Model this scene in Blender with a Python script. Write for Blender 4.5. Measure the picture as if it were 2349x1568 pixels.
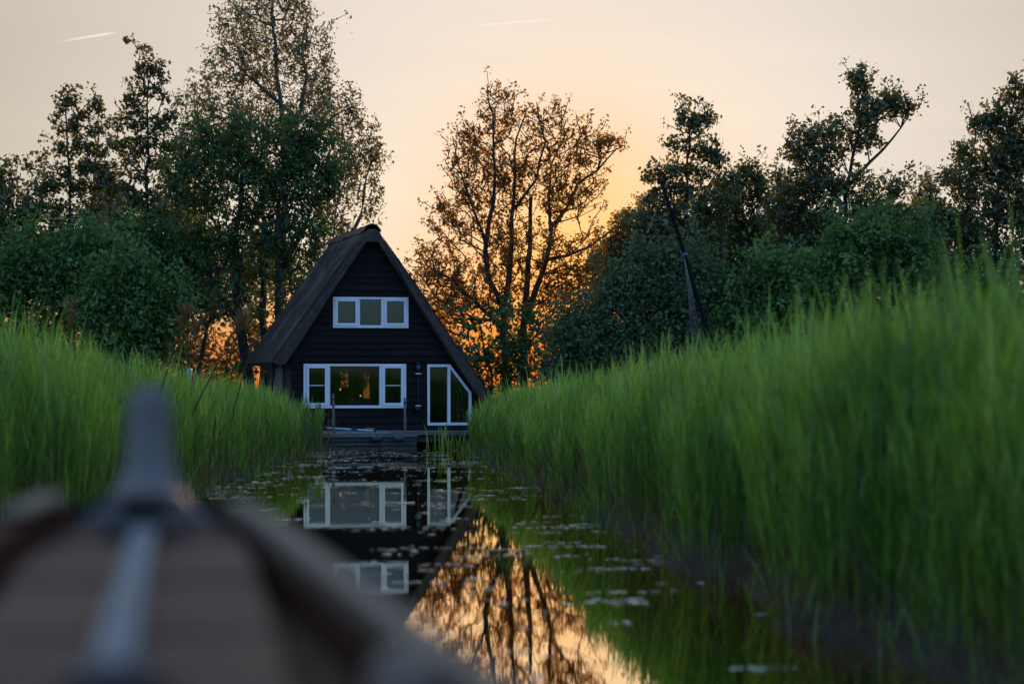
import bpy, bmesh, math, random
import numpy as np
from math import sin, cos, pi, radians, sqrt, exp

R = random.Random(7)
NP = np.random.default_rng(7)
S = bpy.context.scene
for o in list(bpy.data.objects):
    bpy.data.objects.remove(o)
COL = S.collection

# ------------------------------------------------------------------ camera, sky, sun, exposure
LENS = 85.0
F = LENS / 36.0 * 2349.0          # focal length in units of a 2349 wide picture
CX, YH, H = 1174.5, 860.0, 1.40   # picture centre, horizon row, eye height over the water

cd = bpy.data.cameras.new('camera')
cam = bpy.data.objects.new('camera', cd)
COL.objects.link(cam)
cam.location = (0, 0, H)
cam.rotation_euler = (radians(90), 0, 0)
cd.lens = LENS
cd.sensor_width = 36.0
cd.shift_y = (YH - 783.5) / 2349.0
cd.clip_start = 0.05
cd.clip_end = 90000
cd.dof.use_dof = True
cd.dof.focus_distance = 50.0
cd.dof.aperture_fstop = 1.9
S.camera = cam

SUN_EL, SUN_AZ = radians(2.6), radians(1.4)     # low sun behind the alder, a little right of the view axis

w = bpy.data.worlds.new('World')
S.world = w
w.use_nodes = True
wn, wl = w.node_tree.nodes, w.node_tree.links
wn.clear()
out = wn.new('ShaderNodeOutputWorld')
bg = wn.new('ShaderNodeBackground')
sky = wn.new('ShaderNodeTexSky')
sky.sky_type = 'NISHITA'
sky.sun_disc = False
sky.sun_elevation = SUN_EL
sky.sun_rotation = SUN_AZ
sky.altitude = 0
sky.air_density = 1.0
sky.dust_density = 2.0
sky.ozone_density = 2.6


def vmath(op, a, b):
    n = wn.new('ShaderNodeVectorMath')
    n.operation = op
    for i, q in enumerate((a, b)):
        if isinstance(q, tuple): n.inputs[i].default_value = q
        else: wl.new(q, n.inputs[i])
    return n.outputs[0]


# the bright sunward sky is rolled off softly, as the camera's highlight response does
SKY_GAIN = 5.0
x = vmath('MULTIPLY', sky.outputs[0], (SKY_GAIN,) * 3)
x = vmath('DIVIDE', x, vmath('ADD', x, (1, 1, 1)))
tcw = wn.new('ShaderNodeTexCoord')
sp = wn.new('ShaderNodeSeparateXYZ')
wl.new(tcw.outputs['Generated'], sp.inputs[0])
SUN_DIR = (sin(SUN_AZ) * cos(SUN_EL), cos(SUN_AZ) * cos(SUN_EL), sin(SUN_EL))
dt = wn.new('ShaderNodeVectorMath')
dt.operation = 'DOT_PRODUCT'
wl.new(tcw.outputs['Generated'], dt.inputs[0])
dt.inputs[1].default_value = SUN_DIR


def wmath(op, a, b=0.0):
    n = wn.new('ShaderNodeMath')
    n.operation = op
    for i, q in enumerate((a, b)):
        if isinstance(q, float): n.inputs[i].default_value = q
        else: wl.new(q, n.inputs[i])
    return n.outputs[0]


def wramp(fac, stops):
    r = wn.new('ShaderNodeValToRGB')
    e = r.color_ramp.elements
    while len(e) < len(stops): e.new(0.5)
    for i, (p, c) in enumerate(stops):
        e[i].position = p
        e[i].color = (*c, 1)
    wl.new(fac, r.inputs[0])
    return r.outputs[0]


def wmix(fac, a, b):
    m = wn.new('ShaderNodeMix')
    m.data_type = 'RGBA'
    wl.new(fac, m.inputs[0])
    for i, q in ((6, a), (7, b)):
        if isinstance(q, tuple): m.inputs[i].default_value = (*q, 1)
        else: wl.new(q, m.inputs[i])
    return m.outputs[2]


ang = wmath('MULTIPLY', wmath('ARCCOSINE', dt.outputs['Value']), 1.0 / pi)      # 0 at the sun, 1 opposite
# warm towards the sun, cool away from it
x = vmath('MULTIPLY', x, wramp(ang, [(0.0, (0.96, 0.87, 0.82)), (0.03, (0.95, 0.87, 0.83)), (0.08, (0.64, 0.575, 0.50)), (0.14, (0.62, 0.58, 0.56)), (0.45, (0.68, 0.90, 1.22)), (1.0, (0.44, 0.72, 1.5))]))
# glow round the sun
x = vmath('MULTIPLY', x, wramp(ang, [(0.0, (1.3, 0.84, 0.30)), (0.007, (1.26, 0.85, 0.37)), (0.014, (1.16, 0.87, 0.53)), (0.024, (1.07, 0.95, 0.80)), (0.042, (1.01, 0.985, 0.95)), (0.09, (1, 1, 1))]))
# reddening through the thick air close to the horizon on the sun's side
red = wramp(sp.outputs['Z'], [(0.0, (1.1, 0.34, 0.06)), (0.014, (1.1, 0.46, 0.12)), (0.03, (1.1, 0.74, 0.40)), (0.045, (1.05, 0.95, 0.83)), (0.06, (1, 0.99, 0.96)), (0.09, (1, 0.99, 0.97)), (0.2, (1, 1, 1))])
side = wramp(ang, [(0.0, (1, 1, 1)), (0.15, (0.8, 0.8, 0.8)), (0.45, (0.0, 0.0, 0.0))])
x = vmath('MULTIPLY', x, wmix(side, (1.0, 1.0, 1.0), red))
# faint layers of high haze
hm = wn.new('ShaderNodeMapping')
hm.inputs['Scale'].default_value = (2.0, 2.0, 26.0)
hm.inputs['Rotation'].default_value = (0.0, 0.06, 0.0)
wl.new(tcw.outputs['Generated'], hm.inputs[0])
hz_ = wn.new('ShaderNodeTexNoise')
hz_.inputs['Scale'].default_value = 2.2
hz_.inputs['Detail'].default_value = 4
wl.new(hm.outputs[0], hz_.inputs['Vector'])
x = vmath('MULTIPLY', x, wramp(hz_.outputs['Fac'], [(0.35, (0.965, 0.965, 0.975)), (0.65, (1, 1, 1))]))
bg.inputs['Strength'].default_value = 1.0
wl.new(x, bg.inputs['Color'])
wl.new(bg.outputs[0], out.inputs[0])

sd = bpy.data.lights.new('sun', 'SUN')
sd.energy = 4.0
sd.angle = radians(0.6)
sd.color = (1.0, 0.52, 0.20)
sun = bpy.data.objects.new('sun', sd)
COL.objects.link(sun)
sun.rotation_euler = (-(pi / 2 - SUN_EL), 0, -SUN_AZ)

S.view_settings.view_transform = 'Standard'
S.view_settings.look = 'None'
S.view_settings.exposure = 0.0
S.view_settings.gamma = 1.0
S.view_settings.use_curve_mapping = False
S.cycles.use_denoising = True
S.cycles.max_bounces = 8
S.cycles.transparent_max_bounces = 16
S.cycles.sample_clamp_indirect = 4.0
S.cycles.caustics_reflective = False
S.cycles.caustics_refractive = False


def P(x, y, Y):
    """Point of the place at depth Y that lies on picture position x, y (2349 x 1568)."""
    return np.array(((x - CX) / F * Y, Y, H - (y - YH) / F * Y))


# ------------------------------------------------------------------ materials
def mat(name):
    m = bpy.data.materials.new(name)
    m.use_nodes = True
    n, l = m.node_tree.nodes, m.node_tree.links
    n.clear()
    o = n.new('ShaderNodeOutputMaterial')
    return m, n, l, o


def ramp(n, stops):
    r = n.new('ShaderNodeValToRGB')
    e = r.color_ramp.elements
    while len(e) < len(stops):
        e.new(0.5)
    for i, (p, c) in enumerate(stops):
        e[i].position = p
        e[i].color = (*c, 1)
    return r


def solid(name, c1, c2, rough=0.6, scale=(8, 8, 8), metal=0.0, bump=0.3, dist=0.01, detail=6, spec=0.5):
    """Two-tone noise material with fine relief."""
    m, n, l, o = mat(name)
    tc = n.new('ShaderNodeTexCoord')
    mp = n.new('ShaderNodeMapping')
    mp.inputs['Scale'].default_value = scale
    l.new(tc.outputs['Object'], mp.inputs[0])
    nz = n.new('ShaderNodeTexNoise')
    nz.inputs['Scale'].default_value = 1.0
    nz.inputs['Detail'].default_value = detail
    nz.inputs['Roughness'].default_value = 0.65
    l.new(mp.outputs[0], nz.inputs['Vector'])
    r = ramp(n, [(0.3, c1), (0.7, c2)])
    l.new(nz.outputs['Fac'], r.inputs[0])
    b = n.new('ShaderNodeBsdfPrincipled')
    l.new(r.outputs[0], b.inputs['Base Color'])
    b.inputs['Roughness'].default_value = rough
    b.inputs['Metallic'].default_value = metal
    b.inputs['Specular IOR Level'].default_value = spec
    if bump:
        bp = n.new('ShaderNodeBump')
        bp.inputs['Strength'].default_value = bump
        bp.inputs['Distance'].default_value = dist
        l.new(nz.outputs['Fac'], bp.inputs['Height'])
        l.new(bp.outputs[0], b.inputs['Normal'])
    l.new(b.outputs[0], o.inputs[0])
    return m


def leafmat(name, c1, c2, c3, trans=0.35, gloss=0.06, through=(1.9, 1.4, 0.7)):
    """Thin leaves: reflect and let light through; tint attribute varies each leaf."""
    m, n, l, o = mat(name)
    a = n.new('ShaderNodeAttribute')
    a.attribute_name = 'tint'
    r = ramp(n, [(0.0, c1), (0.55, c2), (1.0, c3)])
    l.new(a.outputs['Fac'], r.inputs[0])
    d = n.new('ShaderNodeBsdfDiffuse')
    t = n.new('ShaderNodeBsdfTranslucent')
    g = n.new('ShaderNodeBsdfGlossy')
    g.inputs['Roughness'].default_value = 0.45
    g.inputs['Color'].default_value = (0.8, 0.8, 0.8, 1)
    l.new(r.outputs[0], d.inputs['Color'])
    th = n.new('ShaderNodeMix')                     # light through a leaf is yellower than light off it
    th.data_type = 'RGBA'
    th.blend_type = 'MULTIPLY'
    th.inputs[0].default_value = 1.0
    th.inputs[7].default_value = (*through, 1)
    l.new(r.outputs[0], th.inputs[6])
    l.new(th.outputs[2], t.inputs['Color'])
    m1 = n.new('ShaderNodeMixShader')
    m1.inputs[0].default_value = trans
    l.new(d.outputs[0], m1.inputs[1])
    l.new(t.outputs[0], m1.inputs[2])
    m2 = n.new('ShaderNodeMixShader')
    m2.inputs[0].default_value = gloss
    l.new(m1.outputs[0], m2.inputs[1])
    l.new(g.outputs[0], m2.inputs[2])
    l.new(m2.outputs[0], o.inputs[0])
    return m


M = {}
M['alder'] = leafmat('alder_leaf', (0.05, 0.07, 0.022), (0.085, 0.115, 0.03), (0.14, 0.16, 0.045), 0.5)
M['birch'] = leafmat('birch_leaf', (0.09, 0.115, 0.04), (0.14, 0.165, 0.06), (0.2, 0.21, 0.09), 0.5)
M['chestnut'] = leafmat('chestnut_leaf', (0.035, 0.08, 0.025), (0.06, 0.125, 0.035), (0.10, 0.17, 0.045), 0.4, 0.03)
M['shrub'] = leafmat('shrub_leaf', (0.05, 0.115, 0.032), (0.095, 0.19, 0.046), (0.145, 0.25, 0.06), 0.35, 0.03)
M['willow'] = leafmat('willow_leaf', (0.065, 0.11, 0.045), (0.10, 0.16, 0.075), (0.145, 0.215, 0.11), 0.35, 0.02)
M['autumn'] = leafmat('mixed_leaf', (0.09, 0.08, 0.025), (0.15, 0.12, 0.03), (0.22, 0.14, 0.04), 0.5)
M['reed'] = leafmat('reed_leaf', (0.085, 0.175, 0.03), (0.215, 0.37, 0.045), (0.42, 0.53, 0.075), 0.45, 0.03, (1.3, 1.2, 0.8))
M['amber'] = leafmat('backlit_alder_leaf', (0.10, 0.085, 0.024), (0.165, 0.135, 0.037), (0.23, 0.18, 0.052), 0.72, 0.02, (2.7, 1.6, 0.5))  # glow of the sun behind the tree is put into this leaf colour
M['dryreed'] = leafmat('dry_reed', (0.085, 0.052, 0.026), (0.16, 0.10, 0.052), (0.29, 0.2, 0.115), 0.3, 0.02)
M['bark'] = solid('bark', (0.02, 0.017, 0.014), (0.055, 0.045, 0.036), 0.9, (14, 14, 5), bump=0.6, dist=0.03)
M['birchbark'] = solid('birch_bark', (0.035, 0.028, 0.024), (0.16, 0.14, 0.125), 0.8, (6, 6, 9), bump=0.4, dist=0.02)
M['blackboard'] = solid('black_stained_wood', (0.006, 0.005, 0.005), (0.0125, 0.0105, 0.0105), 0.65, (3, 40, 60), bump=0.35, dist=0.006, spec=0.12)
_m = M['blackboard'].node_tree
_b = [q for q in _m.nodes if q.type == 'BSDF_PRINCIPLED'][0]
_src = _b.inputs['Base Color'].links[0].from_socket
_oi = _m.nodes.new('ShaderNodeObjectInfo')
_r = ramp(_m.nodes, [(0.0, (0.65, 0.65, 0.68)), (0.7, (1.0, 1.0, 1.0)), (1.0, (1.7, 1.65, 1.6))])
_m.links.new(_oi.outputs['Random'], _r.inputs[0])
_x = _m.nodes.new('ShaderNodeMix')
_x.data_type = 'RGBA'; _x.blend_type = 'MULTIPLY'; _x.inputs[0].default_value = 1.0
_m.links.new(_src, _x.inputs[6]); _m.links.new(_r.outputs[0], _x.inputs[7]); _m.links.new(_x.outputs[2], _b.inputs['Base Color'])
M['darkwall'] = solid('tarred_sheathing', (0.006, 0.006, 0.008), (0.014, 0.014, 0.018), 0.8)
M['white'] = solid('white_paint', (0.66, 0.67, 0.70), (0.78, 0.79, 0.81), 0.4, (10, 10, 10), bump=0.05)
M['thatch'] = solid('thatch', (0.028, 0.020, 0.015), (0.085, 0.062, 0.048), 0.95, (10, 75, 8), bump=0.5, dist=0.02, detail=8)
M['straw'] = leafmat('thatch_straw', (0.022, 0.017, 0.014), (0.05, 0.039, 0.033), (0.085, 0.068, 0.058), 0.1, 0.02)
M['clay'] = solid('ridge_clay', (0.11, 0.045, 0.03), (0.2, 0.085, 0.06), 0.8, (20, 20, 20))
M['greywood'] = solid('weathered_wood', (0.07, 0.06, 0.055), (0.2, 0.18, 0.165), 0.8, (30, 4, 30), bump=0.5)
M['wetwood'] = solid('wet_old_wood', (0.022, 0.019, 0.016), (0.085, 0.074, 0.062), 0.6, (5, 20, 30), bump=0.5)
M['inside'] = solid('interior_wood', (0.035, 0.026, 0.018), (0.065, 0.048, 0.034), 0.7, (3, 3, 10))
M['cloth'] = solid('grey_green_cloth', (0.12, 0.15, 0.14), (0.18, 0.22, 0.21), 0.9)
M['blackmetal'] = solid('black_metal', (0.01, 0.01, 0.012), (0.025, 0.025, 0.03), 0.35, metal=0.6, bump=0.1)
M['steel'] = solid('galvanised_steel', (0.08, 0.10, 0.12), (0.14, 0.165, 0.185), 0.6, metal=0.1, bump=0.1)
M['mast'] = solid('dark_spar', (0.005, 0.0045, 0.005), (0.011, 0.010, 0.011), 0.8, (10, 10, 2), spec=0.1)
M['rope'] = solid('pale_rope', (0.16, 0.14, 0.125), (0.26, 0.24, 0.22), 0.9)
M['skyblue'] = solid('pale_blue_paint', (0.25, 0.5, 0.68), (0.35, 0.6, 0.75), 0.4)
M['blue'] = solid('blue_plastic', (0.004, 0.012, 0.045), (0.008, 0.022, 0.075), 0.6)
M['brick'] = solid('old_brick', (0.16, 0.08, 0.07), (0.26, 0.15, 0.13), 0.85)
M['deckpaint'] = solid('worn_grey_deck', (0.024, 0.010, 0.008), (0.09, 0.036, 0.024), 0.6, (4, 3, 4), bump=0.25, spec=0.2)
M['stempaint'] = solid('worn_grey_stem', (0.08, 0.066, 0.062), (0.16, 0.13, 0.12), 0.6, (12, 12, 12), bump=0.25)
M['varnish_and_shade'] = solid('dark_varnish_and_shade', (0.020, 0.006, 0.003), (0.07, 0.02, 0.008), 0.65, (3, 20, 20), bump=0.15, spec=0.12)
M['tar'] = solid('tarred_hull', (0.006, 0.005, 0.005), (0.014, 0.012, 0.011), 0.4)
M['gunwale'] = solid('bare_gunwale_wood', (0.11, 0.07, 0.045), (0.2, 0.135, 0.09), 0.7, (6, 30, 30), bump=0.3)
M['iron'] = solid('rusty_iron', (0.012, 0.012, 0.016), (0.035, 0.03, 0.03), 0.5, metal=0.5)
M['cream'] = solid('cream_cloth', (0.4, 0.36, 0.3), (0.55, 0.5, 0.44), 0.9)
M['pad'] = solid('floating_leaf', (0.62, 0.56, 0.48), (0.82, 0.77, 0.69), 0.3, (20, 20, 20), bump=0.1)


def glassmat():
    m, n, l, o = mat('window_glass')
    fr = n.new('ShaderNodeFresnel')
    fr.inputs['IOR'].default_value = 1.7
    t = n.new('ShaderNodeBsdfTransparent')
    t.inputs['Color'].default_value = (0.62, 0.69, 0.72, 1)
    g = n.new('ShaderNodeBsdfGlossy')
    g.inputs['Roughness'].default_value = 0.015
    g.inputs['Color'].default_value = (0.74, 0.86, 1.0, 1)
    mx = n.new('ShaderNodeMixShader')
    l.new(fr.outputs[0], mx.inputs[0])
    l.new(t.outputs[0], mx.inputs[1])
    l.new(g.outputs[0], mx.inputs[2])
    l.new(mx.outputs[0], o.inputs[0])
    return m


M['glass'] = glassmat()


def emat(name, c, s):
    m, n, l, o = mat(name)
    e = n.new('ShaderNodeEmission')
    e.inputs['Color'].default_value = (*c, 1)
    e.inputs['Strength'].default_value = s
    l.new(e.outputs[0], o.inputs[0])
    return m


M['flame'] = emat('lamp_flame', (1.0, 0.32, 0.05), 1.6)


def watermat():
    m, n, l, o = mat('canal_water')
    tc = n.new('ShaderNodeTexCoord')
    mp = n.new('ShaderNodeMapping')
    mp.inputs['Scale'].default_value = (2.2, 1.0, 1.0)
    l.new(tc.outputs['Object'], mp.inputs[0])
    nz = n.new('ShaderNodeTexNoise')
    nz.inputs['Scale'].default_value = 4.0
    nz.inputs['Detail'].default_value = 3
    nz.inputs['Roughness'].default_value = 0.45
    l.new(mp.outputs[0], nz.inputs['Vector'])
    bp = n.new('ShaderNodeBump')
    bp.inputs['Strength'].default_value = 0.16
    bp.inputs['Distance'].default_value = 0.002
    l.new(nz.outputs['Fac'], bp.inputs['Height'])
    d = n.new('ShaderNodeBsdfDiffuse')
    d.inputs['Color'].default_value = (0.008, 0.011, 0.006, 1)
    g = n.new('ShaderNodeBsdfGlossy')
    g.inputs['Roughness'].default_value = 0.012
    g.inputs['Color'].default_value = (1.0, 0.80, 0.52, 1)  # warm gloss tint puts sunset gold into the reflections
    fr = n.new('ShaderNodeFresnel')
    fr.inputs['IOR'].default_value = 1.45
    mu = n.new('ShaderNodeMath')
    mu.operation = 'MULTIPLY'
    mu.use_clamp = True
    mu.inputs[1].default_value = 3.4
    l.new(fr.outputs[0], mu.inputs[0])
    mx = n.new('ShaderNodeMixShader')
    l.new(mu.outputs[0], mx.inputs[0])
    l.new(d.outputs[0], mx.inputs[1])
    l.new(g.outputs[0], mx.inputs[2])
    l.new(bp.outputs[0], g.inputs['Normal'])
    l.new(mx.outputs[0], o.inputs[0])
    return m


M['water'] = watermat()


def groundmat():
    m, n, l, o = mat('peat_bank')
    tc = n.new('ShaderNodeTexCoord')
    nz = n.new('ShaderNodeTexNoise')
    nz.inputs['Scale'].default_value = 3.0
    nz.inputs['Detail'].default_value = 10
    nz.inputs['Roughness'].default_value = 0.7
    l.new(tc.outputs['Object'], nz.inputs['Vector'])
    r = ramp(n, [(0.3, (0.010, 0.006, 0.0035)), (0.5, (0.03, 0.018, 0.008)), (0.7, (0.024, 0.03, 0.009))])
    l.new(nz.outputs['Fac'], r.inputs[0])
    bp = n.new('ShaderNodeBump')
    bp.inputs['Strength'].default_value = 0.8
    bp.inputs['Distance'].default_value = 0.06
    l.new(nz.outputs['Fac'], bp.inputs['Height'])
    b = n.new('ShaderNodeBsdfPrincipled')
    b.inputs['Roughness'].default_value = 0.9
    l.new(r.outputs[0], b.inputs['Base Color'])
    l.new(bp.outputs[0], b.inputs['Normal'])
    l.new(b.outputs[0], o.inputs[0])
    return m


M['ground'] = groundmat()


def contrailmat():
    """Vapour whose sunlit brightness is put in as emission; thins out towards its old end."""
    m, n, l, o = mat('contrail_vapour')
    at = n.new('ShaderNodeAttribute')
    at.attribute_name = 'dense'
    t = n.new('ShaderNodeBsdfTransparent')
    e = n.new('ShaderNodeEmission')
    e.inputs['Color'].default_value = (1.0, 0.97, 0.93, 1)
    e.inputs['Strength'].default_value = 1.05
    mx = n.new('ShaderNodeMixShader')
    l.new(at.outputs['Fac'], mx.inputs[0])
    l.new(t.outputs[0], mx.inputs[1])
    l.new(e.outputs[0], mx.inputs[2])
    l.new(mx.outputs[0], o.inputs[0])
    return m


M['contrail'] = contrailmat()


# ------------------------------------------------------------------ object helpers
def link(name, me, m=None, parent=None):
    o = bpy.data.objects.new(name, me)
    COL.objects.link(o)
    if m is not None:
        me.materials.append(m)
    if parent is not None:
        o.parent = parent
    return o


def tag(o, label=None, cat=None, group=None, kind=None):
    if label: o['label'] = label
    if cat: o['category'] = cat
    if group: o['group'] = group
    if kind: o['kind'] = kind
    return o


def empty(name, loc=(0, 0, 0), rz=0.0):
    o = bpy.data.objects.new(name, None)
    COL.objects.link(o)
    o.location = tuple(float(c) for c in loc)
    o.rotation_euler = (0, 0, rz)
    o.empty_display_size = 0.2
    return o


class MB:
    """Collects simple solids and links them as one mesh."""
    def __init__(self):
        self.v, self.f = [], []

    def hexa(self, p):
        b = len(self.v)
        self.v += [tuple(map(float, q)) for q in p]
        for f in ((0, 3, 2, 1), (4, 5, 6, 7), (0, 1, 5, 4), (1, 2, 6, 5), (2, 3, 7, 6), (3, 0, 4, 7)):
            self.f.append(tuple(b + i for i in f))
        return self

    def box(self, x0, x1, y0, y1, z0, z1):
        return self.hexa([(x0, y0, z0), (x1, y0, z0), (x1, y1, z0), (x0, y1, z0), (x0, y0, z1), (x1, y0, z1), (x1, y1, z1), (x0, y1, z1)])

    def prism(self, poly, y0, y1):
        """poly in (x, z), extruded along y."""
        b, n = len(self.v), len(poly)
        self.v += [(float(x), y0, float(z)) for x, z in poly] + [(float(x), y1, float(z)) for x, z in poly]
        self.f.append(tuple(range(b, b + n)))
        self.f.append(tuple(range(b + 2 * n - 1, b + n - 1, -1)))
        for i in range(n):
            j = (i + 1) % n
            self.f.append((b + j, b + i, b + n + i, b + n + j))
        return self

    def tube(self, pts, rad, n=8, cap=True):
        pts = [np.array(p, float) for p in pts]
        if not hasattr(rad, '__len__'): rad = [rad] * len(pts)
        b = len(self.v)
        up = np.array((0.13, 0.27, 1.0))
        for i, p in enumerate(pts):
            t = pts[min(i + 1, len(pts) - 1)] - pts[max(i - 1, 0)]
            t = t / (np.linalg.norm(t) + 1e-9)
            a = np.cross(t, up)
            if np.linalg.norm(a) < 0.05: a = np.cross(t, (1.0, 0.1, 0))
            a /= np.linalg.norm(a)
            c = np.cross(t, a)
            for k in range(n):
                q = p + rad[i] * (cos(2 * pi * k / n) * a + sin(2 * pi * k / n) * c)
                self.v.append(tuple(q))
        for i in range(len(pts) - 1):
            for k in range(n):
                k2 = (k + 1) % n
                self.f.append((b + i * n + k, b + i * n + k2, b + (i + 1) * n + k2, b + (i + 1) * n + k))
        if cap:
            self.f.append(tuple(b + k for k in range(n - 1, -1, -1)))
            e = b + (len(pts) - 1) * n
            self.f.append(tuple(e + k for k in range(n)))
        return self

    def lathe(self, c, prof, n=14):
        """prof: (radius, z) up a vertical axis at c."""
        return self.tube([(c[0], c[1], c[2] + z) for r, z in prof], [max(r, 1e-4) for r, z in prof], n)

    def build(self, name, m, parent=None, smooth=False, bevel=0.0):
        me = bpy.data.meshes.new(name)
        me.from_pydata(self.v, [], self.f)
        if smooth:
            me.polygons.foreach_set('use_smooth', [True] * len(me.polygons))
        me.update()
        o = link(name, me, m, parent)
        if bevel:
            md = o.modifiers.new('edge', 'BEVEL')
            md.width = bevel
            md.segments = 2
            md.limit_method = 'ANGLE'
        return o


def quads(name, V, tint, m, parent=None, Fc=None, smooth=False):
    """V: (n, 4, 3) separate quads, or (verts) with faces Fc (k, 4); tint per face."""
    V = np.asarray(V, np.float32)
    if Fc is None:
        n = len(V)
        co = V.reshape(-1, 3)
        Fc = np.arange(n * 4, dtype=np.int32).reshape(n, 4)
    else:
        co = V.reshape(-1, 3)
        Fc = np.asarray(Fc, np.int32)
    me = bpy.data.meshes.new(name)
    me.vertices.add(len(co))
    me.vertices.foreach_set('co', np.ascontiguousarray(co.ravel()))
    me.loops.add(Fc.size)
    me.loops.foreach_set('vertex_index', np.ascontiguousarray(Fc.ravel()))
    me.polygons.add(len(Fc))
    me.polygons.foreach_set('loop_start', np.arange(0, Fc.size, 4, dtype=np.int32))
    me.polygons.foreach_set('loop_total', np.full(len(Fc), 4, np.int32))
    a = me.attributes.new('tint', 'FLOAT', 'FACE')
    a.data.foreach_set('value', np.asarray(tint, np.float32))
    if smooth:
        me.polygons.foreach_set('use_smooth', np.ones(len(Fc), bool))
    me.update(calc_edges=True)
    return link(name, me, m, parent)


def unit(a):
    return a / (np.linalg.norm(a, axis=-1, keepdims=True) + 1e-9)


# ------------------------------------------------------------------ water, banks, land
wm = MB()
wm.v = [(-4000, -300, 0), (4000, -300, 0), (4000, 8000, 0), (-4000, 8000, 0)]
wm.f = [(0, 1, 2, 3)]
tag(wm.build('water', M['water']), kind='structure')

EDGE_Y = [-30, 4, 8, 11, 13.6, 19.9, 28.8, 38, 43, 45.6]
EDGE_R = [4.2, 2.6, 2.2, 1.95, 1.62, 1.08, 0.52, -0.25, -0.65, -0.70]
EDGE_L = [-4.5, -4.0, -3.9, -3.85, -3.85, -3.85, -3.8, -3.65, -3.6, -3.6]


def xr(y): return np.interp(y, EDGE_Y, EDGE_R) + 0.12 * np.sin(y * 1.3) + 0.07 * np.sin(y * 3.1 + 1)
def xl(y): return np.interp(y, EDGE_Y, EDGE_L) + 0.12 * np.sin(y * 1.1 + 2) + 0.07 * np.sin(y * 2.7)


def land_h(x, y):
    """Height of the peat land over the water."""
    d = np.maximum(xl(y) - x, x - xr(y))          # > 0 on the banks
    d2 = y - 46.6                                  # land behind the deck
    d = np.maximum(d, d2)
    d = np.minimum(d, 76 + 3 * np.sin(x * 0.13) - y)
    return np.clip(d * 0.95, -0.6, 0.26)


gx = np.concatenate([np.linspace(-90, -10, 30), np.linspace(-9, 7, 81), np.linspace(8, 90, 30)])
gy = np.concatenate([np.linspace(-30, 4, 35), np.linspace(4.4, 48, 130), np.linspace(48.5, 84, 60)])
GX, GY = np.meshgrid(gx, gy)
GZ = land_h(GX, GY) + 0.03 * np.sin(GX * 2.3 + GY) * np.cos(GY * 1.7)
nx, ny = len(gx), len(gy)
ii = np.arange(nx * ny).reshape(ny, nx)
Fc = np.stack([ii[:-1, :-1], ii[:-1, 1:], ii[1:, 1:], ii[1:, :-1]], -1).reshape(-1, 4)
land = quads('ground', np.stack([GX, GY, GZ], -1), np.zeros(len(Fc)), M['ground'], None, Fc, True)
tag(land, kind='structure')


# ------------------------------------------------------------------ the thatched house
TH = radians(12.5)
HC, HS = cos(TH), sin(TH)
Y0 = 48.5
X0 = (853.5 - CX) / F * Y0
house = tag(empty('thatched_house', (X0, Y0, 0), TH),
            'black weatherboarded A-frame house with thatched roof and white windows at the end of the canal', 'house')
WL = 5.2                                            # depth of the house


def hp(zx, zy, wd=0.0):
    """(u, z) on the house's plane at depth wd of a position measured on the facade close-up."""
    x, y = 550.7 + zx * 0.35126, 489.5 + zy * 0.35126
    k = (x - CX) / F
    u = (k * (Y0 + wd * HC) - X0 + wd * HS) / (HC - k * HS)
    return u, H - (y - YH) / F * (Y0 + u * HS + wd * HC)


AT = hp(862, 160)
ILa, ILb = hp(822, 180), hp(308, 975)
IRa, IRb = hp(900, 180), hp(1590, 1230)
ZD = 0.30                                           # deck / floor level
WALL_L = hp(327, 1000)[0]
ZEAVE = hp(300, 970)[1]


def wl_(z):
    u = ILa[0] + (z - ILa[1]) * (ILb[0] - ILa[0]) / (ILb[1] - ILa[1])
    return max(u - 0.03, WALL_L) if z < ZEAVE + 0.15 else u - 0.03


def wr_(z):
    return IRa[0] + (z - IRa[1]) * (IRb[0] - IRa[0]) / (IRb[1] - IRa[1]) + 0.03


# openings: zoom rectangles
UW = (605, 543, 1097, 747)
LW = (413, 980, 1082, 1268)
SW = [(1220, 983), (1368, 983), (1508, 1165), (1508, 1379), (1222, 1381)]


def rect(r):
    a, b = hp(r[0], r[1]), hp(r[2], r[3])
    return a[0], b[0], b[1], a[1]                   # u0 u1 z0 z1


U0, U1, UZ0, UZ1 = rect(UW)
L0, L1, LZ0, LZ1 = rect(LW)
SP = [hp(*q) for q in SW]
SZ1, SZ0 = SP[0][1], SP[3][1]
SU0, SU1, SUT, SZM = SP[0][0], SP[2][0], SP[1][0], SP[2][1]


def s_right(z):
    if z <= SZM: return SU1
    return SU1 + (SUT - SU1) * (z - SZM) / (SZ1 - SZM)


OPEN = [(UZ0, UZ1, lambda z: U0, lambda z: U1), (LZ0, LZ1, lambda z: L0, lambda z: L1), (SZ0, SZ1, lambda z: SU0, s_right)]
cuts = [UZ0, UZ1, LZ0, LZ1, SZ0, SZ1, SZM, ZEAVE + 0.15]


def bands(zs):
    """Split rows at the openings; yields (z0, z1, row z0, row z1, [(l, r) functions])."""
    for a, b in zip(zs[:-1], zs[1:]):
        c = [a] + sorted(q for q in cuts if a + 0.004 < q < b - 0.004) + [b]
        for z0, z1 in zip(c[:-1], c[1:]):
            zm = (z0 + z1) / 2
            segs = [(wl_, wr_)]
            for oz0, oz1, ol, orr in OPEN:
                if oz0 - 0.002 < zm < oz1 + 0.002:
                    ns = []
                    for l, r in segs:
                        if l(zm) < ol(zm) < r(zm):
                            ns.append((l, ol)); ns.append((orr, r))
                        else:
                            ns.append((l, r))
                    segs = ns
            yield z0, z1, a, b, segs


ZTOP = hp(862, 178)[1]
ZSPLIT = hp(800, 968)[1]                            # upper gable boarding laps over the lower wall here
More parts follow.
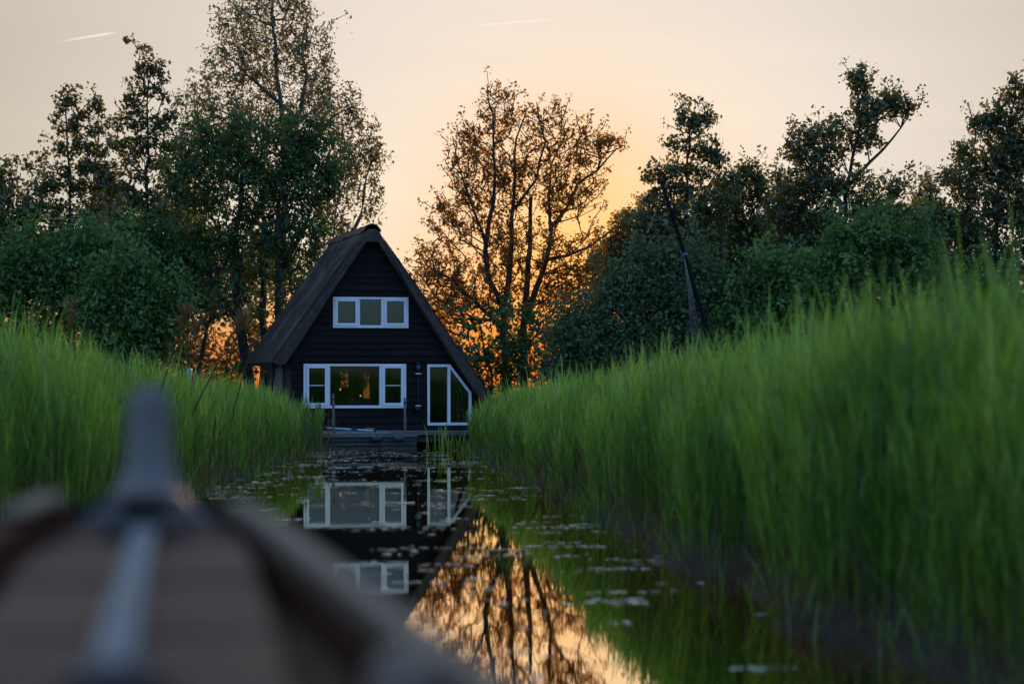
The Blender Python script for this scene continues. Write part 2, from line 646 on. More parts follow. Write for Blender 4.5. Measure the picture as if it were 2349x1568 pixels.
# sheathing behind the boards
mb = MB()
for z0, z1, a, b, segs in bands([0.02, 0.5, 1.0, 1.5, 2.0, 2.5, 3.0, 3.5, 4.0, ZTOP - 0.02]):
    for l, r in segs:
        e = 1e-3
        if r(z0 + e) - l(z0 + e) < 0.02: continue
        mb.hexa([(l(z0 + e), 0.0, z0), (r(z0 + e), 0.0, z0), (r(z0 + e), 0.09, z0), (l(z0 + e), 0.09, z0),
                 (l(z1 - e), 0.0, z1), (r(z1 - e), 0.0, z1), (r(z1 - e), 0.09, z1), (l(z1 - e), 0.09, z1)])
mb.build('gable_wall', M['darkwall'], house)

rows_lo = list(np.arange(ZSPLIT, ZD - 0.05, -0.136))[::-1]
rows_up = list(np.arange(ZSPLIT, ZTOP + 0.1, 0.131))
for zs, off in ((rows_lo, 0.0), (rows_up, 0.028)):
    for z0, z1, a, b, segs in bands(zs):
        z1c = min(z1, ZTOP + 0.02)
        if z0 >= z1c: continue
        def prd(z): return off + 0.006 + 0.026 * (b - z) / (b - a)       # lapped: proud at the lower edge
        for l, r in segs:
            e = 1e-3
            j = R.uniform(-0.003, 0.003)
            if r(z0 + e) - l(z0 + e) < 0.03: continue
            top = z1c + (0.012 if abs(z1 - b) < 1e-6 else 0)
            wl0, wr0 = l(z0 + e), r(z0 + e)
            if wr0 - wl0 > 1.6 and z1 - z0 > 0.1:        # butt joint
                um = wl0 + (wr0 - wl0) * R.uniform(0.3, 0.7)
                parts_ = [(l, lambda z, um=um: um - 0.003), (lambda z, um=um: um + 0.003, r)]
            else:
                parts_ = [(l, r)]
            for l, r in parts_:
              B = MB().hexa([(l(z0 + e), -prd(z0) + j, z0), (r(z0 + e), -prd(z0) - j, z0), (r(z0 + e), -0.002, z0), (l(z0 + e), -0.002, z0),
                             (l(z1c - e), -prd(z1c) + j, top), (r(z1c - e), -prd(z1c) - j, top), (r(z1c - e), -0.002, top), (l(z1c - e), -0.002, top)])
              B.build('board', M['blackboard'], house)


def frame_rect(mb, u0, u1, z0, z1, t, w0, w1, bottom=None):
    b = bottom or t
    mb.box(u0, u1, w0, w1, z1 - t, z1)
    mb.box(u0, u1, w0, w1, z0, z0 + b)
    mb.box(u0, u0 + t, w0, w1, z0 + b, z1 - t)
    mb.box(u1 - t, u1, w0, w1, z0 + b, z1 - t)


PX = 0.35126 / F * Y0                               # metres per close-up pixel
def window(rz, mulls, sashes, panes, bars=(), vents=(), label=None):
    u0, u1, z0, z1 = rect(rz)
    fo = empty('window')
    fo.parent = house
    if label: fo['label'] = label
    fr = MB()
    frame_rect(fr, u0, u1, z0, z1, 0.045, -0.055, 0.07, 0.055)
    for a, b in mulls:
        ua, ub = hp(a, 600)[0], hp(b, 600)[0]
        fr.box(ua, ub, -0.048, 0.065, z0 + 0.055, z1 - 0.045)
    fr.build('frame', M['white'], fo, bevel=0.004)
    for s in sashes:
        a, b, c, d = rect(s)
        sb = MB()
        frame_rect(sb, a, b, c, d, 0.055, -0.066, -0.02, 0.06)
        sb.build('sash', M['white'], fo, bevel=0.004)
    for p in panes:
        a, b, c, d = rect(p)
        MB().box(a - 0.01, b + 0.01, 0.0, 0.008, c - 0.01, d + 0.01).build('pane', M['glass'], fo)
    for p in bars:
        a, b, c, d = rect(p)
        MB().box(a, b, -0.02, -0.002, c, d).build('glazing_bar', M['white'], fo)
    for p in vents:
        a, b, c, d = rect(p)
        MB().box(a, b, -0.074, -0.06, c, d).build('vent', M['white'], fo, bevel=0.003)
    return fo


window(UW, [(768, 781), (919, 938)], [(618, 554, 768, 734), (938, 554, 1084, 734)],
       [(637, 572, 750, 714), (783, 560, 918, 728), (954, 572, 1063, 714)], vents=[(975, 563, 1042, 570)],
       label='upper window in the gable, three lights')
MB().box(hp(785, 0)[0], hp(917, 0)[0], 0.03, 0.05, hp(800, 580)[1], hp(800, 562)[1]).build('roller_blind', M['cloth'], house)
window(LW, [(570, 586), (908, 926)], [(430, 990, 570, 1254), (926, 990, 1066, 1254)],
       [(445, 1004, 552, 1234), (587, 993, 907, 1248), (942, 1004, 1048, 1234)],
       bars=[(445, 1118, 552, 1123), (942, 1118, 1048, 1123)], vents=[(958, 995, 1035, 1001)],
       label='wide lower window, three lights')

# corner window with a slanted head
fo = empty('corner_window'); fo.parent = house; fo['label'] = 'tall window with a slanting top corner'
fr = MB()
t = 0.052
inn = [(SU0 + t, SZ1 - t), (SUT - 0.022, SZ1 - t), (SU1 - t, SZM - 0.022), (SU1 - t, SZ0 + t), (SU0 + t, SZ0 + t)]
for i in range(5):
    j = (i + 1) % 5
    fr.prism([SP[i], SP[j], inn[j], inn[i]][::-1], -0.05, 0.06)
ma, mb_ = hp(1352, 0)[0], hp(1371, 0)[0]
fr.box(ma, mb_, -0.047, 0.055, SZ0 + t, SZ1 - t)
fr.build('frame', M['white'], fo)
MB().box(SU0 + t - 0.01, ma + 0.005, 0.0, 0.008, SZ0 + t - 0.01, SZ1 - t + 0.01).build('pane', M['glass'], fo)
MB().prism([(mb_ - 0.005, SZ0 + t - 0.01), (SU1 - t + 0.01, SZ0 + t - 0.01), (SU1 - t + 0.01, SZM), (mb_ - 0.005, s_right(SZM) and SZ1 - t - 0.03)], 0.0, 0.008).build('pane', M['glass'], fo)

# floor, side walls, back wall with openings
WR = 2.9
MB().box(WALL_L + 0.02, WR, 0.1, WL, 0.05, ZD).build('floor', M['inside'], house)
mb = MB()
sw0 = (WL - 1.6, WL - 0.9, 1.05, 1.45)             # small side window
mb.box(WALL_L, WALL_L + 0.09, 0.1, sw0[0], 0.02, ZEAVE + 0.1)
mb.box(WALL_L, WALL_L + 0.09, sw0[0], sw0[1], 0.02, sw0[2])
mb.box(WALL_L, WALL_L + 0.09, sw0[0], sw0[1], sw0[3], ZEAVE + 0.1)
mb.box(WALL_L, WALL_L + 0.09, sw0[1], WL, 0.02, ZEAVE + 0.1)
mb.build('side_wall', M['darkwall'], house)
MB().box(WALL_L + 0.03, WALL_L + 0.04, sw0[0] - 0.01, sw0[1] + 0.01, sw0[2], sw0[3]).build('side_window', M['glass'], house)
sf = MB()
for a, b, c, d in ((sw0[0] - 0.05, sw0[1] + 0.05, sw0[2] - 0.05, sw0[2]), (sw0[0] - 0.05, sw0[1] + 0.05, sw0[3], sw0[3] + 0.05),
                   (sw0[0] - 0.05, sw0[0], sw0[2], sw0[3]), (sw0[1], sw0[1] + 0.05, sw0[2], sw0[3])):
    sf.box(WALL_L - 0.03, WALL_L + 0.02, a, b, c, d)
sf.build('side_window_frame', M['greywood'], house)
for k in range(5):                                   # upright grey boards of the side door
    y0 = 0.9 + k * 0.27
    MB().box(WALL_L - 0.05 - 0.004 * (k % 2), WALL_L - 0.004, y0, y0 + 0.255, 0.1, ZEAVE - 0.02 - 0.01 * (k % 3)).build('door_plank', M['greywood'], house)
MB().tube([(WALL_L - 0.32, 0.35, 0.1), (WALL_L - 0.30, 0.35, ZEAVE + 0.05)], 0.05, 8).build('eave_post', M['darkwall'], house)
MB().box(WR, WR + 0.09, 0.1, WL, 0.02, 0.75).build('side_wall', M['darkwall'], house)

BW = WL
a0 = hp(588, 1000, BW); a1 = hp(722, 1150, BW); b0 = hp(790, 1010, BW); b1 = hp(862, 1232, BW)
holes = [(a0[0], a1[0], a1[1], a0[1]), (b0[0], b1[0], b1[1], b0[1])]
mb = MB()
ztop = 2.05
us = [WALL_L + 0.02, holes[0][0], holes[0][1], holes[1][0], holes[1][1], WR]
for i in range(5):
    if i == 1 or i == 3:
        hh = holes[0] if i == 1 else holes[1]
        mb.box(us[i], us[i + 1], BW, BW + 0.1, 0.02, hh[2])
        mb.box(us[i], us[i + 1], BW, BW + 0.1, hh[3], ztop)
    else:
        mb.box(us[i], us[i + 1], BW, BW + 0.1, 0.02, ztop)
zt = ZTOP + 0.05
mb.prism([(wl_(ztop + 0.3) - 0.25, ztop), (wr_(ztop) - 0.05, ztop), (wr_(zt), zt), (wl_(zt), zt)], BW, BW + 0.1)
mb.build('back_wall', M['inside'], house)
bo = empty('back_window'); bo.parent = house
fr = MB()
h0 = holes[0]
frame_rect(fr, h0[0], h0[1], h0[2], h0[3], 0.05, BW - 0.02, BW + 0.05)
pc = hp(628, 1000, BW)[0]
fr.box(pc - 0.09, pc + 0.09, BW - 0.019, BW + 0.04, h0[2] + 0.05, h0[3] - 0.05)
frame_rect(fr, *holes[1], 0.05, BW - 0.02, BW + 0.05)
fr.build('frame', M['inside'], bo)
MB().box(h0[0], h0[1], BW + 0.055, BW + 0.06, h0[2], h0[3]).build('pane', M['glass'], bo)
MB().box(holes[1][0], holes[1][1], BW + 0.055, BW + 0.06, holes[1][2], holes[1][3]).build('pane', M['glass'], bo)
# loft floor and a partition so that the upper room is dark
MB().box(WALL_L + 0.12, 2.2, 0.1, WL - 0.01, 1.72, 1.8).build('loft_floor', M['inside'], house)

# thatch: closed profile in (u, z) swept along the depth
WF = -0.26
def hpf(zx, zy): return np.array(hp(zx, zy, WF))
oL = [hpf(800, 140), hpf(720, 245), hpf(511, 540), hpf(380, 725), hpf(245, 915), hpf(215, 968)]
oR = [hpf(922, 140), hpf(1010, 268), hpf(1198, 535), hpf(1410, 855), hpf(1625, 1165), hpf(1720, 1300)]
top = [hpf(812, 112), hpf(838, 97), hpf(864, 93), hpf(890, 99), hpf(910, 116)]
iL = [hpf(822, 178), hpf(560, 580), hpf(400, 830), hpf(300, 978), hpf(262, 988)]
iR = [hpf(900, 178), hpf(1136, 540), hpf(1385, 930), hpf(1600, 1245), hpf(1668, 1330)]
prof = oL[::-1] + top + oR + iR[::-1] + iL


def resample(p, step=0.12):
    o = []
    for a, b in zip(p, p[1:] + p[:1]):
        n = max(1, int(np.linalg.norm(b - a) / step))
        for i in range(n): o.append(a + (b - a) * i / n)
    return np.array(o)


PR = resample(prof)
RB = WL - 0.08
ws = np.linspace(WF, RB, 30)
V = np.zeros((len(ws), len(PR), 3))
ctr = PR.mean(0)
for i, q in enumerate(ws):
    hip = 0.06 * max(0, (q - (RB - 0.6)) / 0.6) ** 2
    n1 = 0.007 * np.sin(PR[:, 0] * 3 + q * 2.5) + 0.006 * np.sin(PR[:, 1] * 4 - q * 3) + NP.normal(0, 0.0035, len(PR))
    dr = unit(PR - ctr)
    V[i, :, 0] = PR[:, 0] + dr[:, 0] * (n1 - hip)
    V[i, :, 2] = PR[:, 1] + dr[:, 1] * (n1 - hip)
    V[i, :, 1] = q + (NP.normal(0, 0.012, len(PR)) if i in (0, len(ws) - 1) else 0)
me = bpy.data.meshes.new('thatch_roof')
n = len(PR)
fs = [(i * n + k, (i + 1) * n + k, (i + 1) * n + (k + 1) % n, i * n + (k + 1) % n) for i in range(len(ws) - 1) for k in range(n)]
fs += [tuple(range(n)), tuple(range(len(ws) * n - 1, (len(ws) - 1) * n - 1, -1))]
me.from_pydata(V.reshape(-1, 3).tolist(), [], fs)
me.update()
roof = link('thatch_roof', me, M['thatch'], house)

# straw on the surface, at the verge and at the eaves
def straw_on(path, nrm_sign, count):
    seg = [(a, b, np.linalg.norm(b - a)) for a, b in zip(path[:-1], path[1:])]
    L = np.array([s[2] for s in seg]); L /= L.sum()
    q = []
    for _ in range(count):
        a, b, ln = seg[NP.choice(len(seg), p=L)]
        t = NP.random(); p = a + (b - a) * t
        d = (b - a) / ln
        if d[1] > 0: d = -d                           # down the slope
        nn = np.array((-d[1], d[0])) * nrm_sign
        w_ = NP.uniform(WF, RB) if NP.random() < 0.75 else WF + NP.uniform(-0.01, 0.02)
        l = NP.uniform(0.1, 0.24); wd = NP.uniform(0.004, 0.012)
        p0 = p + nn * 0.004; p1 = p + d * l + nn * NP.uniform(0.003, 0.016)
        sl = NP.uniform(-0.03, 0.03)
        q.append([(p0[0], w_ - wd, p0[1]), (p0[0], w_ + wd, p0[1]), (p1[0], w_ + sl + wd * 0.5, p1[1]), (p1[0], w_ + sl - wd * 0.5, p1[1])])
    return q


Q = straw_on(oL, -1, 4500) + straw_on(oR, 1, 2500)
st = quads('straw', np.array(Q), NP.random(len(Q)), M['straw'], roof)
st['kind'] = 'stuff'

# clay ridge tiles
rc = np.array(hp(862, 132, WF)); rr = 0.235
ntile = 24
tile_me = None
for k in range(ntile):
    q0 = WF + 0.02 + k * (RB - WF) / ntile
    if tile_me is None:
        m_ = MB()
        ln = (RB - WF) / ntile + 0.03
        for yy, r_ in ((0, rr), (0, rr + 0.02), (ln, rr + 0.008), (ln, rr - 0.012)):
            for a in np.linspace(0.12 * pi, 0.88 * pi, 9):
                m_.v.append((r_ * cos(a) * 0.8, yy, r_ * sin(a) - 0.065))
        for j in range(8):
            m_.f.append((9 + j, 10 + j, 19 + j, 18 + j))
            m_.f.append((j, 9 + j, 10 + j, j + 1)[::-1])
            m_.f.append((18 + j, 19 + j, 28 + j, 27 + j))
        o = m_.build('ridge_tile', M['clay'], house)
        tile_me = o.data
    else:
        o = bpy.data.objects.new('ridge_tile', tile_me); COL.objects.link(o); o.parent = house
    o.location = (rc[0] + R.uniform(-0.008, 0.008), q0, rc[1] + 0.02 + R.uniform(-0.008, 0.008))
    o.rotation_euler = (R.uniform(-0.03, 0.03), R.uniform(-0.04, 0.04), 0)


def house_pt(zx, zy, wd):
    u, z = hp(zx, zy, wd)
    return np.array((X0 + u * HC - wd * HS, Y0 + u * HS + wd * HC, z))


def house_thing(name, label, cat, group=None):
    return tag(empty(name, (X0, Y0, 0), TH), label, cat, group)


# lantern pipe on the wall between the windows
lt = house_thing('wall_lantern', 'black pipe with glass lantern head and white rings on the wall between the windows', 'lantern')
lu = hp(1158, 1100)[0]
zt_, zr1, zr2, zb = hp(1160, 1003)[1], hp(1157, 1045)[1], hp(1157, 1253)[1], hp(1150, 1276)[1]
MB().tube([(lu, -0.10, zb + 0.03), (lu, -0.10, zt_ - 0.05)], 0.022, 10).build('pipe', M['blackmetal'], lt)
MB().lathe((lu, -0.10, zt_ - 0.05), [(0.03, 0), (0.05, 0.02), (0.055, 0.07), (0.035, 0.12)]).build('glass_globe', M['glass'], lt, True)
MB().lathe((lu, -0.10, zt_ + 0.07), [(0.06, 0), (0.055, 0.02), (0.02, 0.05), (0.005, 0.07)]).build('cap', M['blackmetal'], lt, True)
for zz in (zr1, zr2):
    MB().lathe((lu, -0.10, zz), [(0.03, -0.012), (0.065, -0.006), (0.065, 0.006), (0.03, 0.012)]).build('ring', M['white'], lt, True)
    MB().box(lu - 0.012, lu + 0.012, -0.09, -0.03, zz - 0.015, zz - 0.002).build('bracket', M['blackmetal'], lt)
MB().lathe((lu - 0.02, -0.11, zb), [(0.01, -0.07), (0.05, -0.05), (0.07, 0), (0.05, 0.05), (0.02, 0.07)]).build('bell', M['blackmetal'], lt, True)

# inside: table, chair, lamps, pale bent rail
def inside_pt(zx, zy, wd):
    u, z = hp(zx, zy, wd)
    return u, wd, z


for (zx, zy, lab) in ((655, 1145, 'small glowing lamp before the back window, left one behind the wide window'),
                      (787, 1188, 'small glowing lamp lower by the back door, right one behind the wide window')):
    u, q, z = inside_pt(zx, zy, 2.6)
    lp = house_thing('table_lamp', lab, 'lamp', 'lit lamps inside the house')
    MB().lathe((u, q, z), [(0.005, -0.024), (0.015, -0.016), (0.02, 0.0), (0.014, 0.014), (0.005, 0.024)], 12).build('bulb', M['flame'], lp, True)
    MB().lathe((u, q, ZD), [(0.09, 0), (0.09, 0.02), (0.012, 0.04), (0.012, z - ZD - 0.05), (0.03, z - ZD - 0.043)], 10).build('stand', M['blackmetal'], lp, True)
tb = house_thing('table', 'table with a pale cloth standing behind the wide window', 'table')
ua, ub = hp(650, 0, 1.2)[0], hp(860, 0, 1.2)[0]
zt2 = hp(700, 1205, 1.2)[1]
MB().box(ua, ub, 1.0, 1.7, zt2 - 0.03, zt2).build('table_top', M['cloth'], tb)
MB().box(ua + 0.02, ub - 0.02, 0.985, 0.998, zt2 - 0.3, zt2 - 0.031).build('cloth_drop', M['cloth'], tb)
for a in (ua + 0.06, ub - 0.06):
    for b in (1.06, 1.64):
        MB().box(a - 0.025, a + 0.025, b - 0.025, b + 0.025, ZD, zt2 - 0.03).build('leg', M['inside'], tb)
pot = house_thing('pot_plant', 'dark leafy pot plant on the sill inside the wide window', 'plant')
u, q, z = inside_pt(690, 1244, 0.3)
MB().lathe((u, q, z - 0.05), [(0.04, 0), (0.06, 0.09), (0.055, 0.1)]).build('pot', M['blackmetal'], pot, True)
lv = MB()
for k in range(40):
    a, e, l = R.uniform(0, 6.28), R.uniform(0.1, 1.3), R.uniform(0.05, 0.15)
    p1 = (u + l * cos(a) * cos(e), q + l * sin(a) * cos(e), z + 0.05 + l * sin(e))
    lv.v += [(u, q, z + 0.05), (p1[0] - 0.03, p1[1], p1[2] - 0.01), p1, (p1[0] + 0.01, p1[1], p1[2] - 0.04)]
    lv.f.append((len(lv.v) - 4, len(lv.v) - 3, len(lv.v) - 2, len(lv.v) - 1))
lv.build('leaves', M['chestnut'], pot)
MB().box(hp(590, 0, 0.3)[0], hp(760, 0, 0.3)[0], 0.12, 0.42, z - 0.08, z - 0.052).build('sill_board', M['inside'], house)
ch = house_thing('chair', 'rounded armchair behind the slanting corner window', 'chair')
cu, cq, cz = inside_pt(1400, 1262, 0.9)
MB().lathe((cu, cq, ZD), [(0.03, 0), (0.03, 0.38)]).build('leg', M['blackmetal'], ch)
sh = MB()
for i in range(9):
    a = pi * (0.05 + 0.9 * i / 8)
    for r_, z_ in ((0.22, 0.36), (0.3, 0.5), (0.33, 0.72 + 0.1 * sin(a)), (0.31, 0.74 + 0.1 * sin(a)), (0.26, 0.5), (0.05, 0.42)):
        sh.v.append((cu + r_ * cos(a), cq + r_ * sin(a) - 0.1, ZD + z_))
for i in range(8):
    for j in range(6):
        sh.f.append((i * 6 + j, (i + 1) * 6 + j, (i + 1) * 6 + (j + 1) % 6, i * 6 + (j + 1) % 6))
sh.build('seat_shell', M['cloth'], ch, True)
rl = house_thing('bent_rail', 'thin pale bent rail seen behind the slanting corner window', 'rail')
MB().tube([inside_pt(1376, 1058, 0.35), inside_pt(1398, 1066, 0.35), inside_pt(1440, 1148, 0.35), inside_pt(1450, 1180, 0.35), inside_pt(1458, 1368, 0.35)], 0.011, 6).build('rail', M['white'], rl)

# ------------------------------------------------------------------ deck and quay before the house
dk = house_thing('wooden_deck', 'low weathered plank deck between the house and the canal', 'deck')
WD = -2.9
u_l, u_r = hp(380, 0, -1)[0], hp(1100, 1400, -1)[0]
k = 0
u = u_l
while u < u_r:                                       # planks run from the wall to the water
    g = R.uniform(-0.006, 0.006)
    MB().box(u, u + 0.132, WD + R.uniform(0, 0.05), -0.06, ZD - 0.035 + g, ZD + g).build('plank', M['greywood'], dk)
    u += 0.14
MB().box(u_l - 0.05, u_r + 0.3, WD + 0.06, WD + 0.16, ZD - 0.16, ZD - 0.045).build('fascia_beam', M['wetwood'], dk)
# right hand ledge: one long grey beam on short piles with a dark void under it
ub0, ub1 = hp(980, 1440, WD)[0], hp(1560, 1440, WD)[0]
MB().box(ub0, ub1, WD - 0.06, WD + 0.05, ZD - 0.03, ZD + 0.05).build('edge_beam', M['greywood'], dk, bevel=0.008)
for k in range(8):
    MB().box(u_r + 0.02, ub1 - 0.02, WD + 0.1 + k * 0.34, WD + 0.42 + k * 0.34, ZD - 0.05, ZD - 0.012 + 0.004 * (k % 2)).build('plank', M['greywood'], dk)
for zx in (1140, 1330, 1500):
    uu = hp(zx, 0, WD)[0]
    MB().tube([(uu, WD + 0.25, -0.5), (uu, WD + 0.25, ZD - 0.05)], 0.07, 8).build('pile', M['wetwood'], dk)
qy = house_thing('quay_boards', 'stacked horizontal quay boards under the deck edge at the waterline', 'quay')
uq0, uq1 = hp(430, 0, WD)[0], hp(1145, 0, WD)[0]
for r_ in range(4):
    z1 = ZD - 0.065 - r_ * 0.085
    cuts_ = sorted([uq0] + [uq0 + (uq1 - uq0) * q for q in (R.uniform(0.2, 0.45), R.uniform(0.55, 0.8))] + [uq1])
    for a, b in zip(cuts_[:-1], cuts_[1:]):
        o_ = R.uniform(0, 0.03) + r_ * 0.012
        MB().box(a + 0.006, b - 0.006, WD - 0.14 - o_, WD - 0.09 - o_, z1 - 0.072, z1 + R.uniform(-0.006, 0.004)).build('plank', M['wetwood'], qy)
ledge = house_thing('landing_ledge', 'narrow worn landing plank along the quay, left of the blue fenders', 'landing')
MB().box(uq0 - 0.1, hp(1150, 0, WD)[0], WD - 0.2, WD - 0.01, ZD - 0.062, ZD - 0.03).build('plank', M['greywood'], ledge, bevel=0.006)
for (za, zb_, lab) in ((862, 928, 'left one of two blue fenders on the quay edge'), (1008, 1072, 'right one of two blue fenders on the quay edge, nearer the tall post')):
    fa, fb = hp(za, 1463, WD - 0.32), hp(zb_, 1463, WD - 0.32)
    fd = house_thing('fender', lab, 'fender', 'blue fenders on the quay')
    MB().tube([(fa[0], WD - 0.25, 0.2), (fa[0] + 0.03, WD - 0.25, 0.2), (fb[0] - 0.03, WD - 0.25, 0.2), (fb[0], WD - 0.25, 0.2)], [0.03, 0.05, 0.05, 0.03], 10).build('body', M['blue'], fd, True)
    MB().tube([(fa[0] + 0.05, WD - 0.25, 0.25), (fa[0] + 0.05, WD - 0.15, 0.275)], 0.008, 5).build('lashing', M['rope'], fd)

post_l = ['short grey mooring post half hidden in the reeds left of the deck', 'grey mooring post before the wide window', 'slim grey mooring post at the right end of the wide window']
for (zx, zt0, r_), lab in zip(((520, 1240, 0.026), (608, 1176, 0.024), (1075, 1200, 0.022)), post_l):
    u, z = hp(zx, zt0, WD - 0.06)
    p = tag(empty('mooring_post', (X0 + u * HC - (WD - 0.06) * HS, Y0 + u * HS + (WD - 0.06) * HC, 0), TH), lab, 'post', 'mooring posts at the quay')
    MB().tube([(0.02, 0, 0.05), (0.01, 0, 0.3), (0, 0, z - 0.02), (0, 0, z)], [r_ * 1.25, r_ * 1.15, r_, r_ * 0.8], 9).build('shaft', M['greywood'], p)
    MB().lathe((0, 0, z - 0.11), [(r_ + 0.004, 0), (r_ + 0.008, 0.015), (r_ + 0.004, 0.03)], 9).build('band', M['iron'], p)

bh = house_thing('boat_hook', 'pale blue boat hook with dark blue bands lying on the deck', 'boat hook')
pa, pb = hp(538, 1396, -1.6), hp(886, 1417, -2.3)
A, Bp = np.array((pa[0], -1.6, pa[1])), np.array((pb[0], -2.3, pb[1]))
def seg(t0, t1, r_, m_, nm): MB().tube([A + (Bp - A) * t0, A + (Bp - A) * t1], r_, 8).build(nm, m_, bh)
seg(0.0, 0.09, 0.021, M['blue'], 'grip'); seg(0.09, 0.55, 0.017, M['skyblue'], 'shaft'); seg(0.55, 0.66, 0.021, M['blue'], 'sleeve')
seg(0.66, 0.96, 0.016, M['skyblue'], 'shaft'); seg(0.96, 1.0, 0.022, M['blue'], 'tip')
bk = house_thing('loose_brick', 'single loose brick lying on the deck by the house wall', 'brick')
u, z = hp(845, 1407, -0.5)
MB().box(u - 0.09, u + 0.09, -0.58, -0.47, ZD + 0.008, ZD + 0.06).build('body', M['brick'], bk, bevel=0.006)

# ------------------------------------------------------------------ boat in the foreground
BX, BY = -0.60, 4.0
DA = unit(np.array((0.125, -1.0)))
DP = np.array((-DA[1], DA[0]))                      # to the right of the boat
boat = tag(empty('wooden_boat', (BX, BY, 0), math.atan2(DA[0], -DA[1])), 'grey decked bow of a narrow old wooden boat pointing up the canal', 'boat')
# boat frame: local -y is aft, +x right


def half(s):
    return 0.05 + 0.112 * (1 - exp(-s / 0.12)) + 0.110 * s if s < 2.2 else 0.162 + 0.110 * 2.2 + 0.05 * (s - 2.2) - 0.011 * (s - 2.2) ** 2


def gz(s): return 1.175 - 0.03 * min(s, 2) - 0.01 * s + 0.03 * exp(-s / 0.2)
def dz(s): return 1.165 - 0.045 * min(s, 2)
def dhalf(s): return 0.05 + 0.10 * (1 - exp(-s / 0.12)) + 0.018 * s


ss = np.concatenate([np.linspace(0, 0.5, 8), np.linspace(0.65, 6.0, 30)])
hull = MB()
nS = len(ss)
for s in ss:
    h_ = half(s)
    for q, z in ((h_, gz(s)), (h_ * 0.93, gz(s) * 0.55), (h_ * 0.8, 0.1), (h_ * 0.5, -0.12), (0.0, -0.16)):
        hull.v.append((q, -s - (0.0 if s > 0.3 else (0.3 - s) * (1 - z / 1.2) * 0.4), z))
    for q, z in ((-h_, gz(s)), (-h_ * 0.93, gz(s) * 0.55), (-h_ * 0.8, 0.1), (-h_ * 0.5, -0.12)):
        hull.v.append((q, -s - (0.0 if s > 0.3 else (0.3 - s) * (1 - z / 1.2) * 0.4), z))
idx = [0, 1, 2, 3, 4, 8, 7, 6, 5]
for i in range(nS - 1):
    for a, b in zip(idx[:-1], idx[1:]):
        hull.f.append((i * 9 + a, i * 9 + b, (i + 1) * 9 + b, (i + 1) * 9 + a))
hull.f.append(tuple((nS - 1) * 9 + q for q in idx))
hull.build('hull', M['tar'], boat, True)
for sg in (-1, 1):                                   # gunwale caps and side decks
    g = MB()
    n0 = 0
    for i, s in enumerate(ss):
        if s < 0.1: continue
        h_ = half(s)
        for dx, dz_ in ((-0.022, -0.02), (-0.022, 0.012), (0.010, 0.016), (0.016, -0.03)):
            g.v.append((sg * (h_ + dx), -s, gz(s) + dz_))
        n0 += 1
    for i in range(n0 - 1):
        for k in range(4):
            g.f.append((i * 4 + k, (i + 1) * 4 + k, (i + 1) * 4 + (k + 1) % 4, i * 4 + (k + 1) % 4))
    g.f += [(0, 1, 2, 3), tuple(len(g.v) - 4 + q for q in range(4))]
    g.build('gunwale', M['gunwale'] if sg > 0 else M['varnish_and_shade'], boat)  # left rail's shaded side is put into its darker colour
    if sg < 0:
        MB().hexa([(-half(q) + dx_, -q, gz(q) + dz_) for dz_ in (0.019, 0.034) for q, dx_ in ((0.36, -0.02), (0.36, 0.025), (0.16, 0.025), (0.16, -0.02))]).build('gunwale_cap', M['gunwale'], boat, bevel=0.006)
    sd_ = MB(); n0 = 0
    for s in ss:
        if s < 0.1 or s > 2.6: continue
        sd_.v += [(sg * (half(s) - 0.036), -s, gz(s) - 0.005), (sg * (half(s) - 0.04), -s, gz(s) - 0.07), (sg * (dhalf(s) + 0.001), -s, dz(s) - 0.075)]
        n0 += 1
    for i in range(n0 - 1):
        for k in range(2):
            sd_.f.append((i * 3 + k, (i + 1) * 3 + k, (i + 1) * 3 + k + 1, i * 3 + k + 1))
    sd_.build('side_deck', M['varnish_and_shade'], boat)
pl = [0.06, 0.3, 0.55, 0.8, 1.05, 1.3, 1.55, 1.8, 2.05, 2.3]
for a, b in zip(pl[:-1], pl[1:]):                    # foredeck planks lie across the boat
    a, b = a + 0.006, b - 0.006
    j = R.uniform(-0.003, 0.003)
    MB().hexa([(-dhalf(b), -b, dz(b) - 0.08), (dhalf(b), -b, dz(b) - 0.08), (dhalf(a), -a, dz(a) - 0.08), (-dhalf(a), -a, dz(a) - 0.08),
               (-dhalf(b), -b, dz(b) + j), (dhalf(b), -b, dz(b) + j), (dhalf(a), -a, dz(a) + j), (-dhalf(a), -a, dz(a) + j)]).build('plank', M['deckpaint'], boat, bevel=0.004)
MB().box(-0.3, 0.3, -5.8, -2.4, 0.06, 0.1).build('bottom_boards', M['greywood'], boat)
MB().box(-0.42, 0.42, -4.6, -4.3, 0.5, 0.54).build('thwart', M['deckpaint'], boat)
# stem post: thick at the head, waisted, flaring into the deck
st_ = MB()
rows = [(-0.35, 0.05, 0.40, 0.10), (0.4, 0.05, 0.16, 0.10), (1.0, 0.12, 0.12, 0.26), (1.15, 0.115, 0.12, 0.26), (1.175, 0.09, 0.09, 0.22), (1.20, 0.062, 0.05, 0.17), (1.235, 0.045, 0.015, 0.12), (1.28, 0.038, -0.005, 0.10), (1.33, 0.038, -0.02, 0.10), (1.362, 0.034, -0.03, 0.085), (1.376, 0.025, -0.035, 0.065), (1.382, 0.012, -0.04, 0.04)]
for z, hw, aft, dp in rows:
    st_.v += [(-hw * 0.42, -aft, z), (hw * 0.42, -aft, z), (hw, -aft + dp * 0.35, z), (hw * 0.5, -aft + dp, z), (-hw * 0.5, -aft + dp, z), (-hw, -aft + dp * 0.35, z)]
for i in range(len(rows) - 1):
    for k in range(6):
        st_.f.append((i * 6 + k, i * 6 + (k + 1) % 6, (i + 1) * 6 + (k + 1) % 6, (i + 1) * 6 + k))
st_.f += [(5, 4, 3, 2, 1, 0), tuple(len(st_.v) - 6 + q for q in range(6))]
st_.build('stem_post', M['stempaint'], boat, bevel=0.008)
